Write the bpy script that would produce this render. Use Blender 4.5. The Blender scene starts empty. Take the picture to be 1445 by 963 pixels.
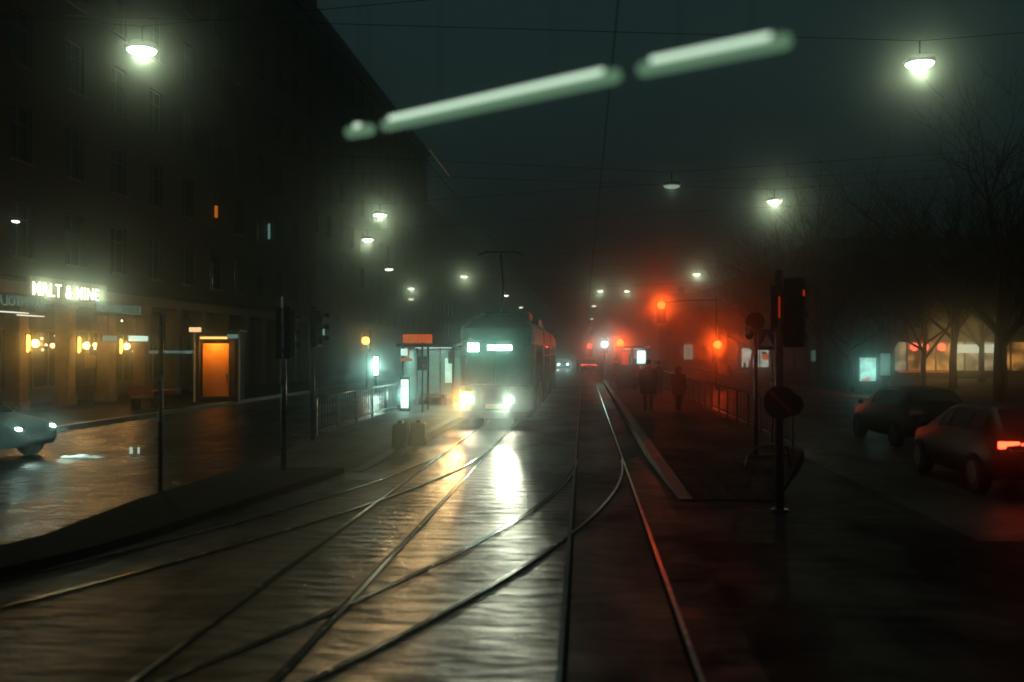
import bpy, bmesh, math, random
from mathutils import Vector, Matrix
random.seed(7)
R = math.radians
PI = math.pi
scene = bpy.context.scene
COL = scene.collection

# ---------------------------------------------------------------- camera
CAM_H = 2.41
PSI, PITCH = R(4.132), R(0.5505)
cam_d = bpy.data.cameras.new('camera')
cam = bpy.data.objects.new('camera', cam_d)
COL.objects.link(cam)
cam.location = (0, 0, CAM_H)
cam.rotation_euler = (R(90) + PITCH, 0, PSI)
cam_d.sensor_width = 36
cam_d.lens = 35.0
cam_d.clip_start = 0.05
cam_d.clip_end = 2000
cam_d.dof.use_dof = True
cam_d.dof.focus_distance = 32
cam_d.dof.aperture_fstop = 0.72
scene.camera = cam
_f0 = Vector((-math.sin(PSI), math.cos(PSI), 0))
_r = Vector((math.cos(PSI), math.sin(PSI), 0))
_z = Vector((0, 0, 1))
_f = _f0 * math.cos(PITCH) + _z * math.sin(PITCH)
_u = -_f0 * math.sin(PITCH) + _z * math.cos(PITCH)
C0 = Vector((0, 0, CAM_H))

def ray(px, py):
    return _f + _r * ((px - 722.5) / 1405) + _u * ((481.5 - py) / 1405)

def P(px, py, Y):          # surveyed point: sight line at street distance Y
    d = ray(px, py)
    return C0 + d * (Y / d.y)

def G(px, py, z=0.0):      # surveyed point: sight line at height z
    d = ray(px, py)
    return C0 + d * ((z - CAM_H) / d.z)

# ---------------------------------------------------------------- materials
def new_mat(name):
    m = bpy.data.materials.new(name)
    m.use_nodes = True
    nt = m.node_tree
    for n in list(nt.nodes):
        nt.nodes.remove(n)
    out = nt.nodes.new('ShaderNodeOutputMaterial')
    return m, nt, out

def M(name, col, rough=0.6, metal=0.0, var=0.25, scale=6.0, bump=0.15, rvar=0.15, stretch=(1, 1, 1), spec=0.5):
    m, nt, out = new_mat(name)
    N, L = nt.nodes.new, nt.links.new
    b = N('ShaderNodeBsdfPrincipled')
    tc = N('ShaderNodeTexCoord'); mp = N('ShaderNodeMapping')
    mp.inputs['Scale'].default_value = stretch
    L(tc.outputs['Object'], mp.inputs['Vector'])
    nz = N('ShaderNodeTexNoise'); nz.inputs['Scale'].default_value = scale; nz.inputs['Detail'].default_value = 6
    L(mp.outputs['Vector'], nz.inputs['Vector'])
    rp = N('ShaderNodeMapRange')
    rp.inputs['From Min'].default_value = 0.3; rp.inputs['From Max'].default_value = 0.7
    rp.inputs['To Min'].default_value = 1 - var; rp.inputs['To Max'].default_value = 1 + var
    L(nz.outputs['Fac'], rp.inputs['Value'])
    mx = N('ShaderNodeVectorMath'); mx.operation = 'SCALE'
    mx.inputs[0].default_value = col
    L(rp.outputs['Result'], mx.inputs['Scale'])
    L(mx.outputs['Vector'], b.inputs['Base Color'])
    r2 = N('ShaderNodeMapRange')
    r2.inputs['From Min'].default_value = 0.3; r2.inputs['From Max'].default_value = 0.7
    r2.inputs['To Min'].default_value = max(0.03, rough - rvar); r2.inputs['To Max'].default_value = min(1, rough + rvar)
    L(nz.outputs['Fac'], r2.inputs['Value']); L(r2.outputs['Result'], b.inputs['Roughness'])
    b.inputs['Metallic'].default_value = metal
    b.inputs['Specular IOR Level'].default_value = spec
    if bump:
        n2 = N('ShaderNodeTexNoise'); n2.inputs['Scale'].default_value = scale * 7; n2.inputs['Detail'].default_value = 4
        L(mp.outputs['Vector'], n2.inputs['Vector'])
        bp = N('ShaderNodeBump'); bp.inputs['Strength'].default_value = bump; bp.inputs['Distance'].default_value = 0.02
        L(n2.outputs['Fac'], bp.inputs['Height']); L(bp.outputs['Normal'], b.inputs['Normal'])
    L(b.outputs['BSDF'], out.inputs['Surface'])
    return m

def E(name, col, strength, sampled=True):
    m, nt, out = new_mat(name)
    if not sampled: m.cycles.emission_sampling = 'NONE'   # its lamp object does the lighting
    e = nt.nodes.new('ShaderNodeEmission')
    e.inputs['Color'].default_value = (*col, 1); e.inputs['Strength'].default_value = strength
    nt.links.new(e.outputs['Emission'], out.inputs['Surface'])
    return m

def EV(name, col, strength, scale=3.0, lo=0.3):   # lit shop interior / advert: a glowing picture with uneven brightness
    m, nt, out = new_mat(name)
    N, L = nt.nodes.new, nt.links.new
    e = N('ShaderNodeEmission'); e.inputs['Color'].default_value = (*col, 1)
    tc = N('ShaderNodeTexCoord')
    nz = N('ShaderNodeTexNoise'); nz.inputs['Scale'].default_value = scale; nz.inputs['Detail'].default_value = 3
    L(tc.outputs['Object'], nz.inputs['Vector'])
    rp = N('ShaderNodeMapRange')
    rp.inputs['From Min'].default_value = 0.38; rp.inputs['From Max'].default_value = 0.62
    rp.inputs['To Min'].default_value = strength * lo; rp.inputs['To Max'].default_value = strength
    L(nz.outputs['Fac'], rp.inputs['Value']); L(rp.outputs['Result'], e.inputs['Strength'])
    L(e.outputs['Emission'], out.inputs['Surface'])
    return m

def GLASS(name, tint=(0.7, 0.8, 0.78), refl=0.12, rough=0.06, dirt=0.0):
    m, nt, out = new_mat(name)
    N, L = nt.nodes.new, nt.links.new
    t = N('ShaderNodeBsdfTransparent'); t.inputs['Color'].default_value = (*tint, 1)
    g = N('ShaderNodeBsdfGlossy'); g.inputs['Roughness'].default_value = rough
    d = N('ShaderNodeBsdfDiffuse'); d.inputs['Color'].default_value = (0.5, 0.55, 0.53, 1)
    mx = N('ShaderNodeMixShader'); mx.inputs[0].default_value = refl
    L(t.outputs[0], mx.inputs[1]); L(g.outputs[0], mx.inputs[2])
    if dirt:
        m2 = N('ShaderNodeMixShader'); m2.inputs[0].default_value = dirt
        L(mx.outputs[0], m2.inputs[1]); L(d.outputs[0], m2.inputs[2])
        L(m2.outputs[0], out.inputs['Surface'])
    else:
        L(mx.outputs[0], out.inputs['Surface'])
    return m

def WET(name, col, r0, r1, scale=0.5, bump=0.25, streak=(1.0, 0.16, 1.0), var=0.35, speck=0.0, wet=0.5, dry=0.12, joints=None, lump=4.0):
    """wet paving: glossy films and rougher patches drawn out along the street, small-stone relief"""
    m, nt, out = new_mat(name)
    N, L = nt.nodes.new, nt.links.new
    b = N('ShaderNodeBsdfPrincipled')
    tc = N('ShaderNodeTexCoord'); mp = N('ShaderNodeMapping'); mp.inputs['Scale'].default_value = streak
    L(tc.outputs['Object'], mp.inputs['Vector'])
    big = N('ShaderNodeTexNoise'); big.inputs['Scale'].default_value = scale; big.inputs['Detail'].default_value = 8; big.inputs['Roughness'].default_value = 0.6
    L(mp.outputs['Vector'], big.inputs['Vector'])
    mp2 = N('ShaderNodeMapping'); mp2.inputs['Scale'].default_value = (0.6, 1.7, 1)
    L(tc.outputs['Object'], mp2.inputs['Vector'])
    cross = N('ShaderNodeTexNoise'); cross.inputs['Scale'].default_value = 2.6; cross.inputs['Detail'].default_value = 5
    L(mp2.outputs['Vector'], cross.inputs['Vector'])
    ad = N('ShaderNodeMath'); ad.operation = 'ADD'
    L(big.outputs['Fac'], ad.inputs[0]); L(cross.outputs['Fac'], ad.inputs[1])
    rp = N('ShaderNodeMapRange')
    rp.inputs['From Min'].default_value = 1.12; rp.inputs['From Max'].default_value = 1.75
    rp.inputs['To Min'].default_value = r1; rp.inputs['To Max'].default_value = r0
    pq = N('ShaderNodeMath'); pq.operation = 'MULTIPLY_ADD'; pq.inputs[1].default_value = 1.0
    L(ad.outputs[0], pq.inputs[0]); L(rp.outputs['Result'], b.inputs['Roughness'])
    L(pq.outputs[0], rp.inputs['Value'])
    fine = N('ShaderNodeTexNoise'); fine.inputs['Scale'].default_value = 26; fine.inputs['Detail'].default_value = 5; fine.inputs['Roughness'].default_value = 0.7
    L(tc.outputs['Object'], fine.inputs['Vector'])
    rc = N('ShaderNodeMapRange')
    rc.inputs['From Min'].default_value = 0.3; rc.inputs['From Max'].default_value = 0.7
    rc.inputs['To Min'].default_value = 1 - var; rc.inputs['To Max'].default_value = 1 + var
    L(big.outputs['Fac'], rc.inputs['Value'])
    if speck:
        vo = N('ShaderNodeTexVoronoi'); vo.inputs['Scale'].default_value = 22
        L(tc.outputs['Object'], vo.inputs['Vector'])
        sp = N('ShaderNodeMapRange')
        sp.inputs['From Min'].default_value = 0.12; sp.inputs['From Max'].default_value = 0.3
        sp.inputs['To Min'].default_value = speck; sp.inputs['To Max'].default_value = 1.0
        L(vo.outputs['Distance'], sp.inputs['Value'])
        mm = N('ShaderNodeMath'); mm.operation = 'MULTIPLY'
        L(rc.outputs['Result'], mm.inputs[0]); L(sp.outputs['Result'], mm.inputs[1])
        cs = mm.outputs[0]
    else:
        cs = rc.outputs['Result']
    mx = N('ShaderNodeVectorMath'); mx.operation = 'SCALE'; mx.inputs[0].default_value = col
    L(cs, mx.inputs['Scale']); L(mx.outputs['Vector'], b.inputs['Base Color'])
    pd = N('ShaderNodeTexNoise'); pd.inputs['Scale'].default_value = 0.55; pd.inputs['Detail'].default_value = 7; pd.inputs['Roughness'].default_value = 0.65
    mp3 = N('ShaderNodeMapping'); mp3.inputs['Scale'].default_value = (1.0, 0.55, 1)
    L(tc.outputs['Object'], mp3.inputs['Vector']); L(mp3.outputs['Vector'], pd.inputs['Vector'])
    L(pd.outputs['Fac'], pq.inputs[2])
    sl = N('ShaderNodeMapRange')
    sl.inputs['From Min'].default_value = 0.42; sl.inputs['From Max'].default_value = 0.58
    sl.inputs['To Min'].default_value = dry; sl.inputs['To Max'].default_value = wet
    L(pd.outputs['Fac'], sl.inputs['Value']); L(sl.outputs['Result'], b.inputs['Specular IOR Level'])
    hs = N('ShaderNodeMath'); hs.operation = 'MULTIPLY_ADD'; hs.inputs[1].default_value = lump
    fm = N('ShaderNodeMath'); fm.operation = 'MULTIPLY'; fm.inputs[1].default_value = 2.2
    L(fine.outputs['Fac'], fm.inputs[0])
    L(cross.outputs['Fac'], hs.inputs[0]); L(fm.outputs[0], hs.inputs[2])
    bp = N('ShaderNodeBump'); bp.inputs['Strength'].default_value = bump; bp.inputs['Distance'].default_value = 0.0055
    if joints:
        br = N('ShaderNodeTexBrick'); br.inputs['Scale'].default_value = 1.0
        br.inputs['Brick Width'].default_value = joints[0]; br.inputs['Row Height'].default_value = joints[1]
        br.inputs['Mortar Size'].default_value = 0.018; br.inputs['Mortar Smooth'].default_value = 0.3
        br.inputs['Color1'].default_value = (1, 1, 1, 1); br.inputs['Color2'].default_value = (0.9, 0.9, 0.9, 1); br.inputs['Mortar'].default_value = (0, 0, 0, 1)
        L(tc.outputs['Object'], br.inputs['Vector'])
        bw = N('ShaderNodeRGBToBW'); L(br.outputs['Color'], bw.inputs['Color'])
        h2 = N('ShaderNodeMath'); h2.operation = 'MULTIPLY_ADD'; h2.inputs[1].default_value = 1.0
        L(bw.outputs['Val'], h2.inputs[0]); L(hs.outputs[0], h2.inputs[2])
        jm = N('ShaderNodeMath'); jm.operation = 'MULTIPLY'
        L(sl.outputs['Result'], jm.inputs[0]); L(bw.outputs['Val'], jm.inputs[1]); L(jm.outputs[0], b.inputs['Specular IOR Level'])
        hs = h2
    L(hs.outputs[0], bp.inputs['Height']); L(bp.outputs['Normal'], b.inputs['Normal'])
    L(b.outputs['BSDF'], out.inputs['Surface'])
    return m

MT = {}
MT['asphalt'] = WET('wet asphalt', (0.007, 0.008, 0.008), 0.40, 0.70, bump=0.6, speck=2.5, wet=0.10, dry=0.02)
MT['road_wet'] = WET('very wet asphalt', (0.014, 0.014, 0.013), 0.20, 0.42, scale=0.7, bump=0.7, wet=0.9, dry=0.25, lump=12.0)
MT['road_dull'] = WET('dull damp asphalt', (0.034, 0.031, 0.026), 0.35, 0.6, scale=0.9, bump=0.6, wet=0.22, dry=0.06)
MT['road_rough'] = WET('rough flooded asphalt', (0.014, 0.014, 0.013), 0.30, 0.5, scale=0.7, bump=0.8, wet=1.0, dry=0.2, lump=14.0)
MT['trackbed'] = WET('wet track paving', (0.005, 0.006, 0.006), 0.31, 0.45, scale=0.8, bump=1.0, wet=1.0, dry=0.10, lump=17.0)
MT['trackbed_dull'] = WET('damp track paving', (0.006, 0.007, 0.007), 0.36, 0.65, scale=0.8, bump=0.9, wet=0.3, dry=0.04)
MT['paver_pale'] = WET('slushy platform paving', (0.075, 0.075, 0.068), 0.5, 0.8, scale=1.2, bump=0.8, wet=0.2, dry=0.05, speck=1.6)
MT['matte'] = M('damp dark paving', (0.010, 0.011, 0.011), 0.85, 0, 0.4, 2.0, 0.4, 0.08, spec=0.2)
MT['paver'] = WET('wet concrete paving', (0.016, 0.016, 0.015), 0.5, 0.8, scale=1.2, bump=0.5, wet=0.07, dry=0.02, joints=(0.7, 0.7))
MT['kerb'] = M('granite kerb', (0.24, 0.24, 0.22), 0.45, 0, 0.3, 9)
MT['kerb_dark'] = M('dark kerb', (0.08, 0.08, 0.078), 0.5, 0, 0.3, 9)
MT['rail'] = M('worn rail steel', (0.55, 0.55, 0.53), 0.22, 1.0, 0.15, 5, 0.1, 0.08)
MT['groove'] = M('rail groove', (0.006, 0.006, 0.006), 0.9, 0, 0.2, 5, 0, 0.05, spec=0.1)
MT['slush'] = M('wet snow', (0.75, 0.78, 0.78), 0.5, 0, 0.2, 14, 0.8)
MT['render'] = M('brown render', (0.040, 0.033, 0.025), 0.85, 0, 0.35, 0.9, 0.3)
MT['render_b'] = M('grey render', (0.04, 0.04, 0.037), 0.85, 0, 0.3, 0.9, 0.3)
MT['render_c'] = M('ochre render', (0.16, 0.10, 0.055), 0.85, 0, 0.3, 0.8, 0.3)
MT['brick'] = M('dark brick', (0.05, 0.032, 0.024), 0.85, 0, 0.4, 3.0, 0.4)
MT['stone'] = M('sandstone column', (0.24, 0.17, 0.10), 0.8, 0, 0.3, 3.0, 0.3)
MT['roof'] = M('sheet roof', (0.05, 0.05, 0.05), 0.5, 0.3, 0.3, 2)
MT['dark'] = M('black painted metal', (0.012, 0.013, 0.013), 0.4, 0.2, 0.3, 8, 0.05)
MT['dark_matte'] = M('black rubber', (0.010, 0.010, 0.010), 0.8, 0, 0.3, 8, 0.1, spec=0.2)
MT['pole'] = M('galvanised steel', (0.24, 0.26, 0.26), 0.35, 0.8, 0.25, 10, 0.08)
MT['pole_dark'] = M('grey painted steel', (0.07, 0.08, 0.08), 0.35, 0.4, 0.25, 10, 0.08)
MT['white'] = M('white frame', (0.6, 0.6, 0.57), 0.5, 0, 0.15, 4, 0.1)
MT['wframe'] = M('brown window frame', (0.12, 0.09, 0.07), 0.6, 0, 0.2, 4, 0.1)
MT['pane_dark'] = M('unlit window glass', (0.012, 0.014, 0.015), 0.08, 0, 0.2, 2, 0, 0.03)
MT['glass'] = GLASS('clear glass')
MT['glass_misty'] = GLASS('misted shelter glass', (0.62, 0.74, 0.70), 0.10, 0.2, 0.22)
MT['glass_tram'] = GLASS('tram window glass', (0.62, 0.74, 0.70), 0.10, 0.08, 0.05)
MT['cream'] = M('cream tram paint', (0.62, 0.56, 0.40), 0.3, 0, 0.08, 2, 0.02, 0.05)
MT['green'] = M('green tram paint', (0.035, 0.12, 0.085), 0.25, 0, 0.1, 2, 0.02, 0.05)
MT['orange_paint'] = M('orange door paint', (0.62, 0.26, 0.05), 0.55, 0, 0.15, 3, 0.1)
MT['carpaint'] = M('black car paint', (0.005, 0.006, 0.007), 0.4, 0.0, 0.1, 3, 0, 0.04, spec=0.15)
MT['carpaint_g'] = M('grey car paint', (0.06, 0.07, 0.075), 0.2, 0.4, 0.1, 3, 0, 0.04)
MT['rubber'] = MT['dark_matte']
MT['rim'] = M('alloy rim', (0.06, 0.062, 0.062), 0.4, 1, 0.1, 5, 0)
MT['coat'] = M('dark wool coat', (0.016, 0.016, 0.018), 0.9, 0, 0.3, 12, 0.3, spec=0.2)
MT['coat_b'] = M('brown down jacket', (0.05, 0.035, 0.028), 0.8, 0, 0.3, 9, 0.3, spec=0.2)
MT['trousers'] = M('dark trousers', (0.013, 0.014, 0.018), 0.9, 0, 0.3, 12, 0.2, spec=0.2)
MT['skin'] = M('skin', (0.42, 0.27, 0.2), 0.5, 0, 0.1, 8, 0.05)
MT['hair'] = M('dark hair', (0.02, 0.014, 0.01), 0.6, 0, 0.2, 30, 0.3)
MT['bark'] = M('wet bark', (0.035, 0.028, 0.022), 0.75, 0, 0.4, 14, 0.6, stretch=(1, 1, 0.25))
MT['twig'] = M('twigs', (0.045, 0.036, 0.026), 0.8, 0, 0.3, 8, 0, spec=0.2)
MT['blue'] = M('blue sign face', (0.02, 0.06, 0.20), 0.5, 0, 0.1, 6, 0.05)
MT['red'] = M('red sign face', (0.50, 0.09, 0.03), 0.45, 0, 0.1, 6, 0.05)
MT['yellow'] = M('yellow sign face', (0.6, 0.4, 0.05), 0.45, 0, 0.1, 6, 0.05)
MT['wood'] = M('bench slats', (0.12, 0.07, 0.04), 0.6, 0, 0.3, 6, 0.2)
WARMW = (0.98, 1.0, 0.66)
MT['lamp'] = E('street lamp lens', (1.0, 1.0, 0.76), 7, False)
MT['lamp_far'] = E('far street lamp lens', (1.0, 0.97, 0.70), 7, False)
MT['lamp_dim'] = E('dim lamp lens', (0.7, 1.0, 0.8), 0.35)
MT['tube'] = E('reflected tube light', (0.52, 1.0, 0.60), 0.2)  # reflection of the tram's own lights, put into emission
MT['reflection_core'] = E('reflected tube light core', (0.74, 1.0, 0.76), 1.1)
MT['red_lit'] = E('lit red lens', (1.0, 0.035, 0.012), 4, False)
MT['red_far'] = E('far red lens', (1.0, 0.035, 0.012), 3.5, False)
MT['red_leak'] = E('red light in a visor', (1.0, 0.07, 0.01), 0.32)
MT['white_sig'] = E('white lit lens', (0.6, 1.0, 0.85), 8, False)
MT['amber'] = E('amber lens', (1.0, 0.36, 0.05), 8)
MT['head'] = E('headlamp lens', (1.0, 1.0, 0.74), 140)
MT['head_car'] = E('car headlamp lens', (0.62, 1.0, 0.85), 90)
MT['turn'] = E('turn indicator', (1.0, 0.32, 0.04), 130)
MT['tail'] = E('tail lamp', (1.0, 0.045, 0.015), 10)
MT['sign_white'] = E('lit white letters', (0.96, 1.0, 0.70), 2.6)
MT['sign_halo'] = E('sign back glow', (0.75, 1.0, 0.6), 0.12)
MT['sign_teal'] = E('dim letters', (0.45, 0.95, 0.75), 0.16)
MT['led'] = E('led strip', (1.0, 0.98, 0.78), 1.2)
MT['bulb'] = E('warm bulb', (1.0, 0.52, 0.16), 8, False)
MT['bulb_w'] = E('pale bulb', (1.0, 0.85, 0.5), 3, False)
MT['teal_box'] = E('pale light box', (0.65, 1.0, 0.82), 1.1)
MT['teal_dim'] = E('dim light box', (0.45, 0.9, 0.75), 0.25)
MT['display'] = E('tram destination display', (0.62, 1.0, 0.80), 34)
MT['cabin'] = E('cabin ceiling light', (0.55, 1.0, 0.76), 3.0, False)
MT['orange_sign'] = EV('lit orange board', (1.0, 0.20, 0.035), 0.55, 5, 0.6)
MT['ad'] = EV('lit poster', (0.50, 1.0, 0.84), 0.95, 2.2, 0.5)
MT['ad_dim'] = EV('dim lit poster', (0.45, 0.85, 0.7), 0.25, 3, 0.5)
MT['ad_art'] = E('poster figure', (1.0, 0.32, 0.05), 0.55)
MT['shop_w'] = EV('lit shop interior', (0.85, 1.0, 0.80), 0.75, 1.2, 0.55)
MT['cafe'] = EV('warm cafe interior', (1.0, 0.40, 0.09), 0.8, 0.7, 0.06)
MT['cafe_w'] = EV('pale cafe interior', (1.0, 0.74, 0.38), 0.5, 0.9, 0.2)
MT['cafe_red'] = E('red neon', (1.0, 0.12, 0.06), 3)
MT['win_w'] = E('lit window', (0.85, 1.0, 0.72), 0.35)

# ---------------------------------------------------------------- mesh helpers
class MB:
    def __init__(s):
        s.v, s.f = [], []
    def add(s, vs, fs, mat=None):
        b = len(s.v)
        s.v += [tuple(mat @ Vector(v)) if mat is not None else tuple(v) for v in vs]
        s.f += [tuple(i + b for i in f) for f in fs]
        return s
    def box(s, x0, x1, y0, y1, z0, z1, mat=None):
        vs = [(x0, y0, z0), (x1, y0, z0), (x1, y1, z0), (x0, y1, z0), (x0, y0, z1), (x1, y0, z1), (x1, y1, z1), (x0, y1, z1)]
        return s.add(vs, [(0, 3, 2, 1), (4, 5, 6, 7), (0, 1, 5, 4), (1, 2, 6, 5), (2, 3, 7, 6), (3, 0, 4, 7)], mat)
    def tube(s, pts, r, n=8, cap=True):
        pts = [Vector(p) for p in pts]
        rs = r if isinstance(r, (list, tuple)) else [r] * len(pts)
        vs, fs = [], []
        for i, p in enumerate(pts):
            d = (pts[min(i + 1, len(pts) - 1)] - pts[max(i - 1, 0)])
            d = d.normalized() if d.length > 1e-9 else Vector((0, 0, 1))
            a = d.cross(Vector((0, 0, 1)) if abs(d.z) < 0.9 else Vector((1, 0, 0))).normalized()
            c = d.cross(a)
            for k in range(n):
                t = 2 * PI * k / n
                vs.append(p + a * (rs[i] * math.cos(t)) + c * (rs[i] * math.sin(t)))
        for i in range(len(pts) - 1):
            for k in range(n):
                fs.append((i * n + k, i * n + (k + 1) % n, (i + 1) * n + (k + 1) % n, (i + 1) * n + k))
        if cap:
            fs.append(tuple(range(n - 1, -1, -1))); fs.append(tuple((len(pts) - 1) * n + k for k in range(n)))
        return s.add(vs, fs)
    def ball(s, c, rx, ry=None, rz=None, nu=14, nv=8):
        ry = rx if ry is None else ry; rz = rx if rz is None else rz
        vs, fs = [], []
        for j in range(nv + 1):
            a = PI * j / nv
            for i in range(nu):
                b = 2 * PI * i / nu
                vs.append((c[0] + rx * math.sin(a) * math.cos(b), c[1] + ry * math.sin(a) * math.sin(b), c[2] + rz * math.cos(a)))
        for j in range(nv):
            for i in range(nu):
                fs.append((j * nu + i, (j + 1) * nu + i, (j + 1) * nu + (i + 1) % nu, j * nu + (i + 1) % nu))
        return s.add(vs, fs)
    def prism(s, poly, z0, z1, mat=None):   # ccw polygon
        n = len(poly)
        vs = [(x, y, z0) for x, y in poly] + [(x, y, z1) for x, y in poly]
        fs = [tuple(range(n - 1, -1, -1)), tuple(range(n, 2 * n))]
        fs += [(i, (i + 1) % n, n + (i + 1) % n, n + i) for i in range(n)]
        return s.add(vs, fs, mat)
    def sheet(s, poly, z):
        return s.add([(x, y, z) for x, y in poly], [tuple(range(len(poly)))])
    def disc(s, c, r, axis='y', t=0.02, n=24):
        vs = []
        for o in (-t / 2, t / 2):
            for k in range(n):
                a = 2 * PI * k / n
                ca, sa = r * math.cos(a), r * math.sin(a)
                vs.append((c[0] + ca, c[1] + o, c[2] + sa) if axis == 'y' else ((c[0] + o, c[1] + ca, c[2] + sa) if axis == 'x' else (c[0] + ca, c[1] + sa, c[2] + o)))
        fs = [tuple(range(n)), tuple(range(2 * n - 1, n - 1, -1))] + [(k, n + k, n + (k + 1) % n, (k + 1) % n) for k in range(n)]
        return s.add(vs, fs)
    def build(s, name, mat, parent=None, smooth=False, bevel=0.0, label=None):
        me = bpy.data.meshes.new(name)
        me.from_pydata(s.v, [], s.f)
        bm = bmesh.new(); bm.from_mesh(me)
        bmesh.ops.recalc_face_normals(bm, faces=bm.faces)
        bm.to_mesh(me); bm.free()
        me.materials.append(MT[mat] if isinstance(mat, str) else mat)
        if smooth:
            for p in me.polygons: p.use_smooth = True
        o = bpy.data.objects.new(name, me); COL.objects.link(o)
        if bevel:
            bv = o.modifiers.new('edge', 'BEVEL'); bv.width = bevel; bv.segments = 2; bv.limit_method = 'ANGLE'
        if parent is not None: o.parent = parent
        if label: o['label'] = label
        return o

def tag(o, label=None, cat=None, group=None, kind=None):
    if label: o['label'] = label
    if cat: o['category'] = cat
    if group: o['group'] = group
    if kind: o['kind'] = kind
    return o

def T(name, label, cat, loc=(0, 0, 0), rz=0.0, group=None):
    o = bpy.data.objects.new(name, None); COL.objects.link(o)
    o.location = loc; o.rotation_euler = (0, 0, rz); o.empty_display_size = 0.3
    return tag(o, label, cat, group)

def children(o):
    return [c for c in bpy.data.objects if c.parent is o]

def copy_tree(o, parent=None):
    c = o.copy(); COL.objects.link(c); c.parent = parent
    for ch in children(o):
        copy_tree(ch, c)
    return c

def again(src, label, loc, rz=None, group=None):
    c = copy_tree(src); c.location = loc
    if rz is not None: c.rotation_euler = (0, 0, rz)
    c['label'] = label
    if group: c['group'] = group
    return c

def struct(o):
    o['kind'] = 'structure'; return o

def light(kind, name, parent, loc, power, col, size=0.1, rot=None, angle=150, blend=0.6):
    d = bpy.data.lights.new(name, kind)
    d.energy = power; d.color = col
    if kind == 'AREA': d.size = size
    else: d.shadow_soft_size = size
    if kind == 'SPOT': d.spot_size = R(angle); d.spot_blend = blend
    o = bpy.data.objects.new(name, d); COL.objects.link(o)
    o.location = loc
    if rot: o.rotation_euler = rot
    if parent is not None: o.parent = parent
    return o

def text(s, size, name, mat, parent, loc, rot, mirror=False, depth=0.03, spacing=1.0, width=None):
    cu = bpy.data.curves.new(name, 'FONT'); cu.body = s; cu.size = size; cu.extrude = depth; cu.space_character = spacing
    cu.offset = 0.004 * size
    cu.align_x = 'CENTER'; cu.align_y = 'CENTER'
    tmp = bpy.data.objects.new(name, cu); COL.objects.link(tmp)
    me = bpy.data.meshes.new_from_object(tmp.evaluated_get(bpy.context.evaluated_depsgraph_get()))
    bpy.data.objects.remove(tmp)
    if width:
        w = max(v.co.x for v in me.vertices) - min(v.co.x for v in me.vertices)
        for v in me.vertices: v.co.x *= width / w
    if mirror:
        for v in me.vertices: v.co.x *= -1
        me.flip_normals()
    me.materials.clear(); me.materials.append(MT[mat])
    o = bpy.data.objects.new(name, me); COL.objects.link(o)
    o.location = loc; o.rotation_euler = rot; o.parent = parent
    return o

# ================================================================ SETTING
GY0, GY1, GX = -25, 640, 150
struct(MB().sheet([(-GX, GY0), (GX, GY0), (GX, GY1), (-GX, GY1)], 0.0).build('ground', 'asphalt'))
struct(MB().sheet([(-15.6, -20), (-7.0, -20), (-7.0, 600), (-15.6, 600)], 0.004).build('left_road', 'road_wet'))
struct(MB().sheet([(-7.0, -20), (-0.19, -20), (-0.19, 600), (-4.1, 600), (-4.1, 26), (-7.0, 26)], 0.004).build('track_bed', 'trackbed'))
struct(MB().sheet([(-0.19, -20), (1.35, -20), (1.35, 600), (-0.19, 600)], 0.004).build('right_track_bed', 'trackbed_dull'))
struct(MB().sheet([(-15.6, 2), (-5.3, 2), (-5.55, 9.6), (-5.6, 11.8), (-15.6, 11.8)], 0.0055).build('crossing_road', 'road_rough'))
struct(MB().sheet([(4.95, 13), (13.6, 13), (13.6, 600), (4.95, 600)], 0.004).build('right_road', 'road_dull'))
# raised pavements with kerbs
mb = MB(); mb.prism([(-60, 22), (-15.9, 22), (-15.9, 600), (-60, 600)], -0.05, 0.13)
struct(mb.build('left_pavement', 'paver'))
struct(MB().box(-15.9, -15.62, 22, 600, -0.05, 0.14).build('left_kerb', 'kerb'))
mb = MB(); mb.prism([(13.9, 34), (60, 34), (60, 600), (13.9, 600)], -0.05, 0.13)
struct(mb.build('right_pavement', 'paver'))
struct(MB().box(13.62, 13.9, 34, 600, -0.05, 0.14).build('right_kerb', 'kerb_dark'))
# tram platforms (raised islands) with sloping near ends
def platform(name, xl, xr, y0, y1, ramp, xl0=None, xr0=None, mat='paver'):
    xl0 = xl if xl0 is None else xl0; xr0 = xr if xr0 is None else xr0
    h = 0.2
    vs = [(xl0, y0, 0.012), (xr0, y0, 0.012), (xr, y0 + ramp, h), (xr, y1, h), (xl, y1, h), (xl, y0 + ramp, h),
          (xl0, y0, -0.05), (xr0, y0, -0.05), (xr, y0 + ramp, -0.05), (xr, y1, -0.05), (xl, y1, -0.05), (xl, y0 + ramp, -0.05)]
    fs = [(0, 1, 2, 5), (5, 2, 3, 4), (6, 11, 8, 7), (11, 10, 9, 8)]
    ring = [0, 1, 2, 3, 4, 5]
    fs += [(ring[i], ring[i] + 6, ring[(i + 1) % 6] + 6, ring[(i + 1) % 6]) for i in range(6)]
    struct(MB().add(vs, fs).build(name, mat))
platform('left_platform', -7.0, -4.35, 19.5, 64, 5.5, -6.6, -4.6, 'paver_pale')
platform('right_platform', 1.62, 4.9, 16.2, 74, 6.5, 1.75, 3.1)
def ramp_kerb(name, x0, x1, y0, ya, y1, xs):
    vs = []
    for y, h, dx in ((y0, 0.02, xs), (ya, 0.215, 0.0), (y1, 0.215, 0.0)):
        vs += [(x0 + dx, y, -0.05), (x1 + dx, y, -0.05), (x1 + dx, y, h), (x0 + dx, y, h)]
    fs = [(0, 1, 2, 3), (11, 10, 9, 8)]
    for i in (0, 4): fs += [(i + k_, i + (k_ + 1) % 4, i + 4 + (k_ + 1) % 4, i + 4 + k_) for k_ in range(4)]
    struct(MB().add(vs, fs).build(name, 'kerb_dark'))
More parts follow.
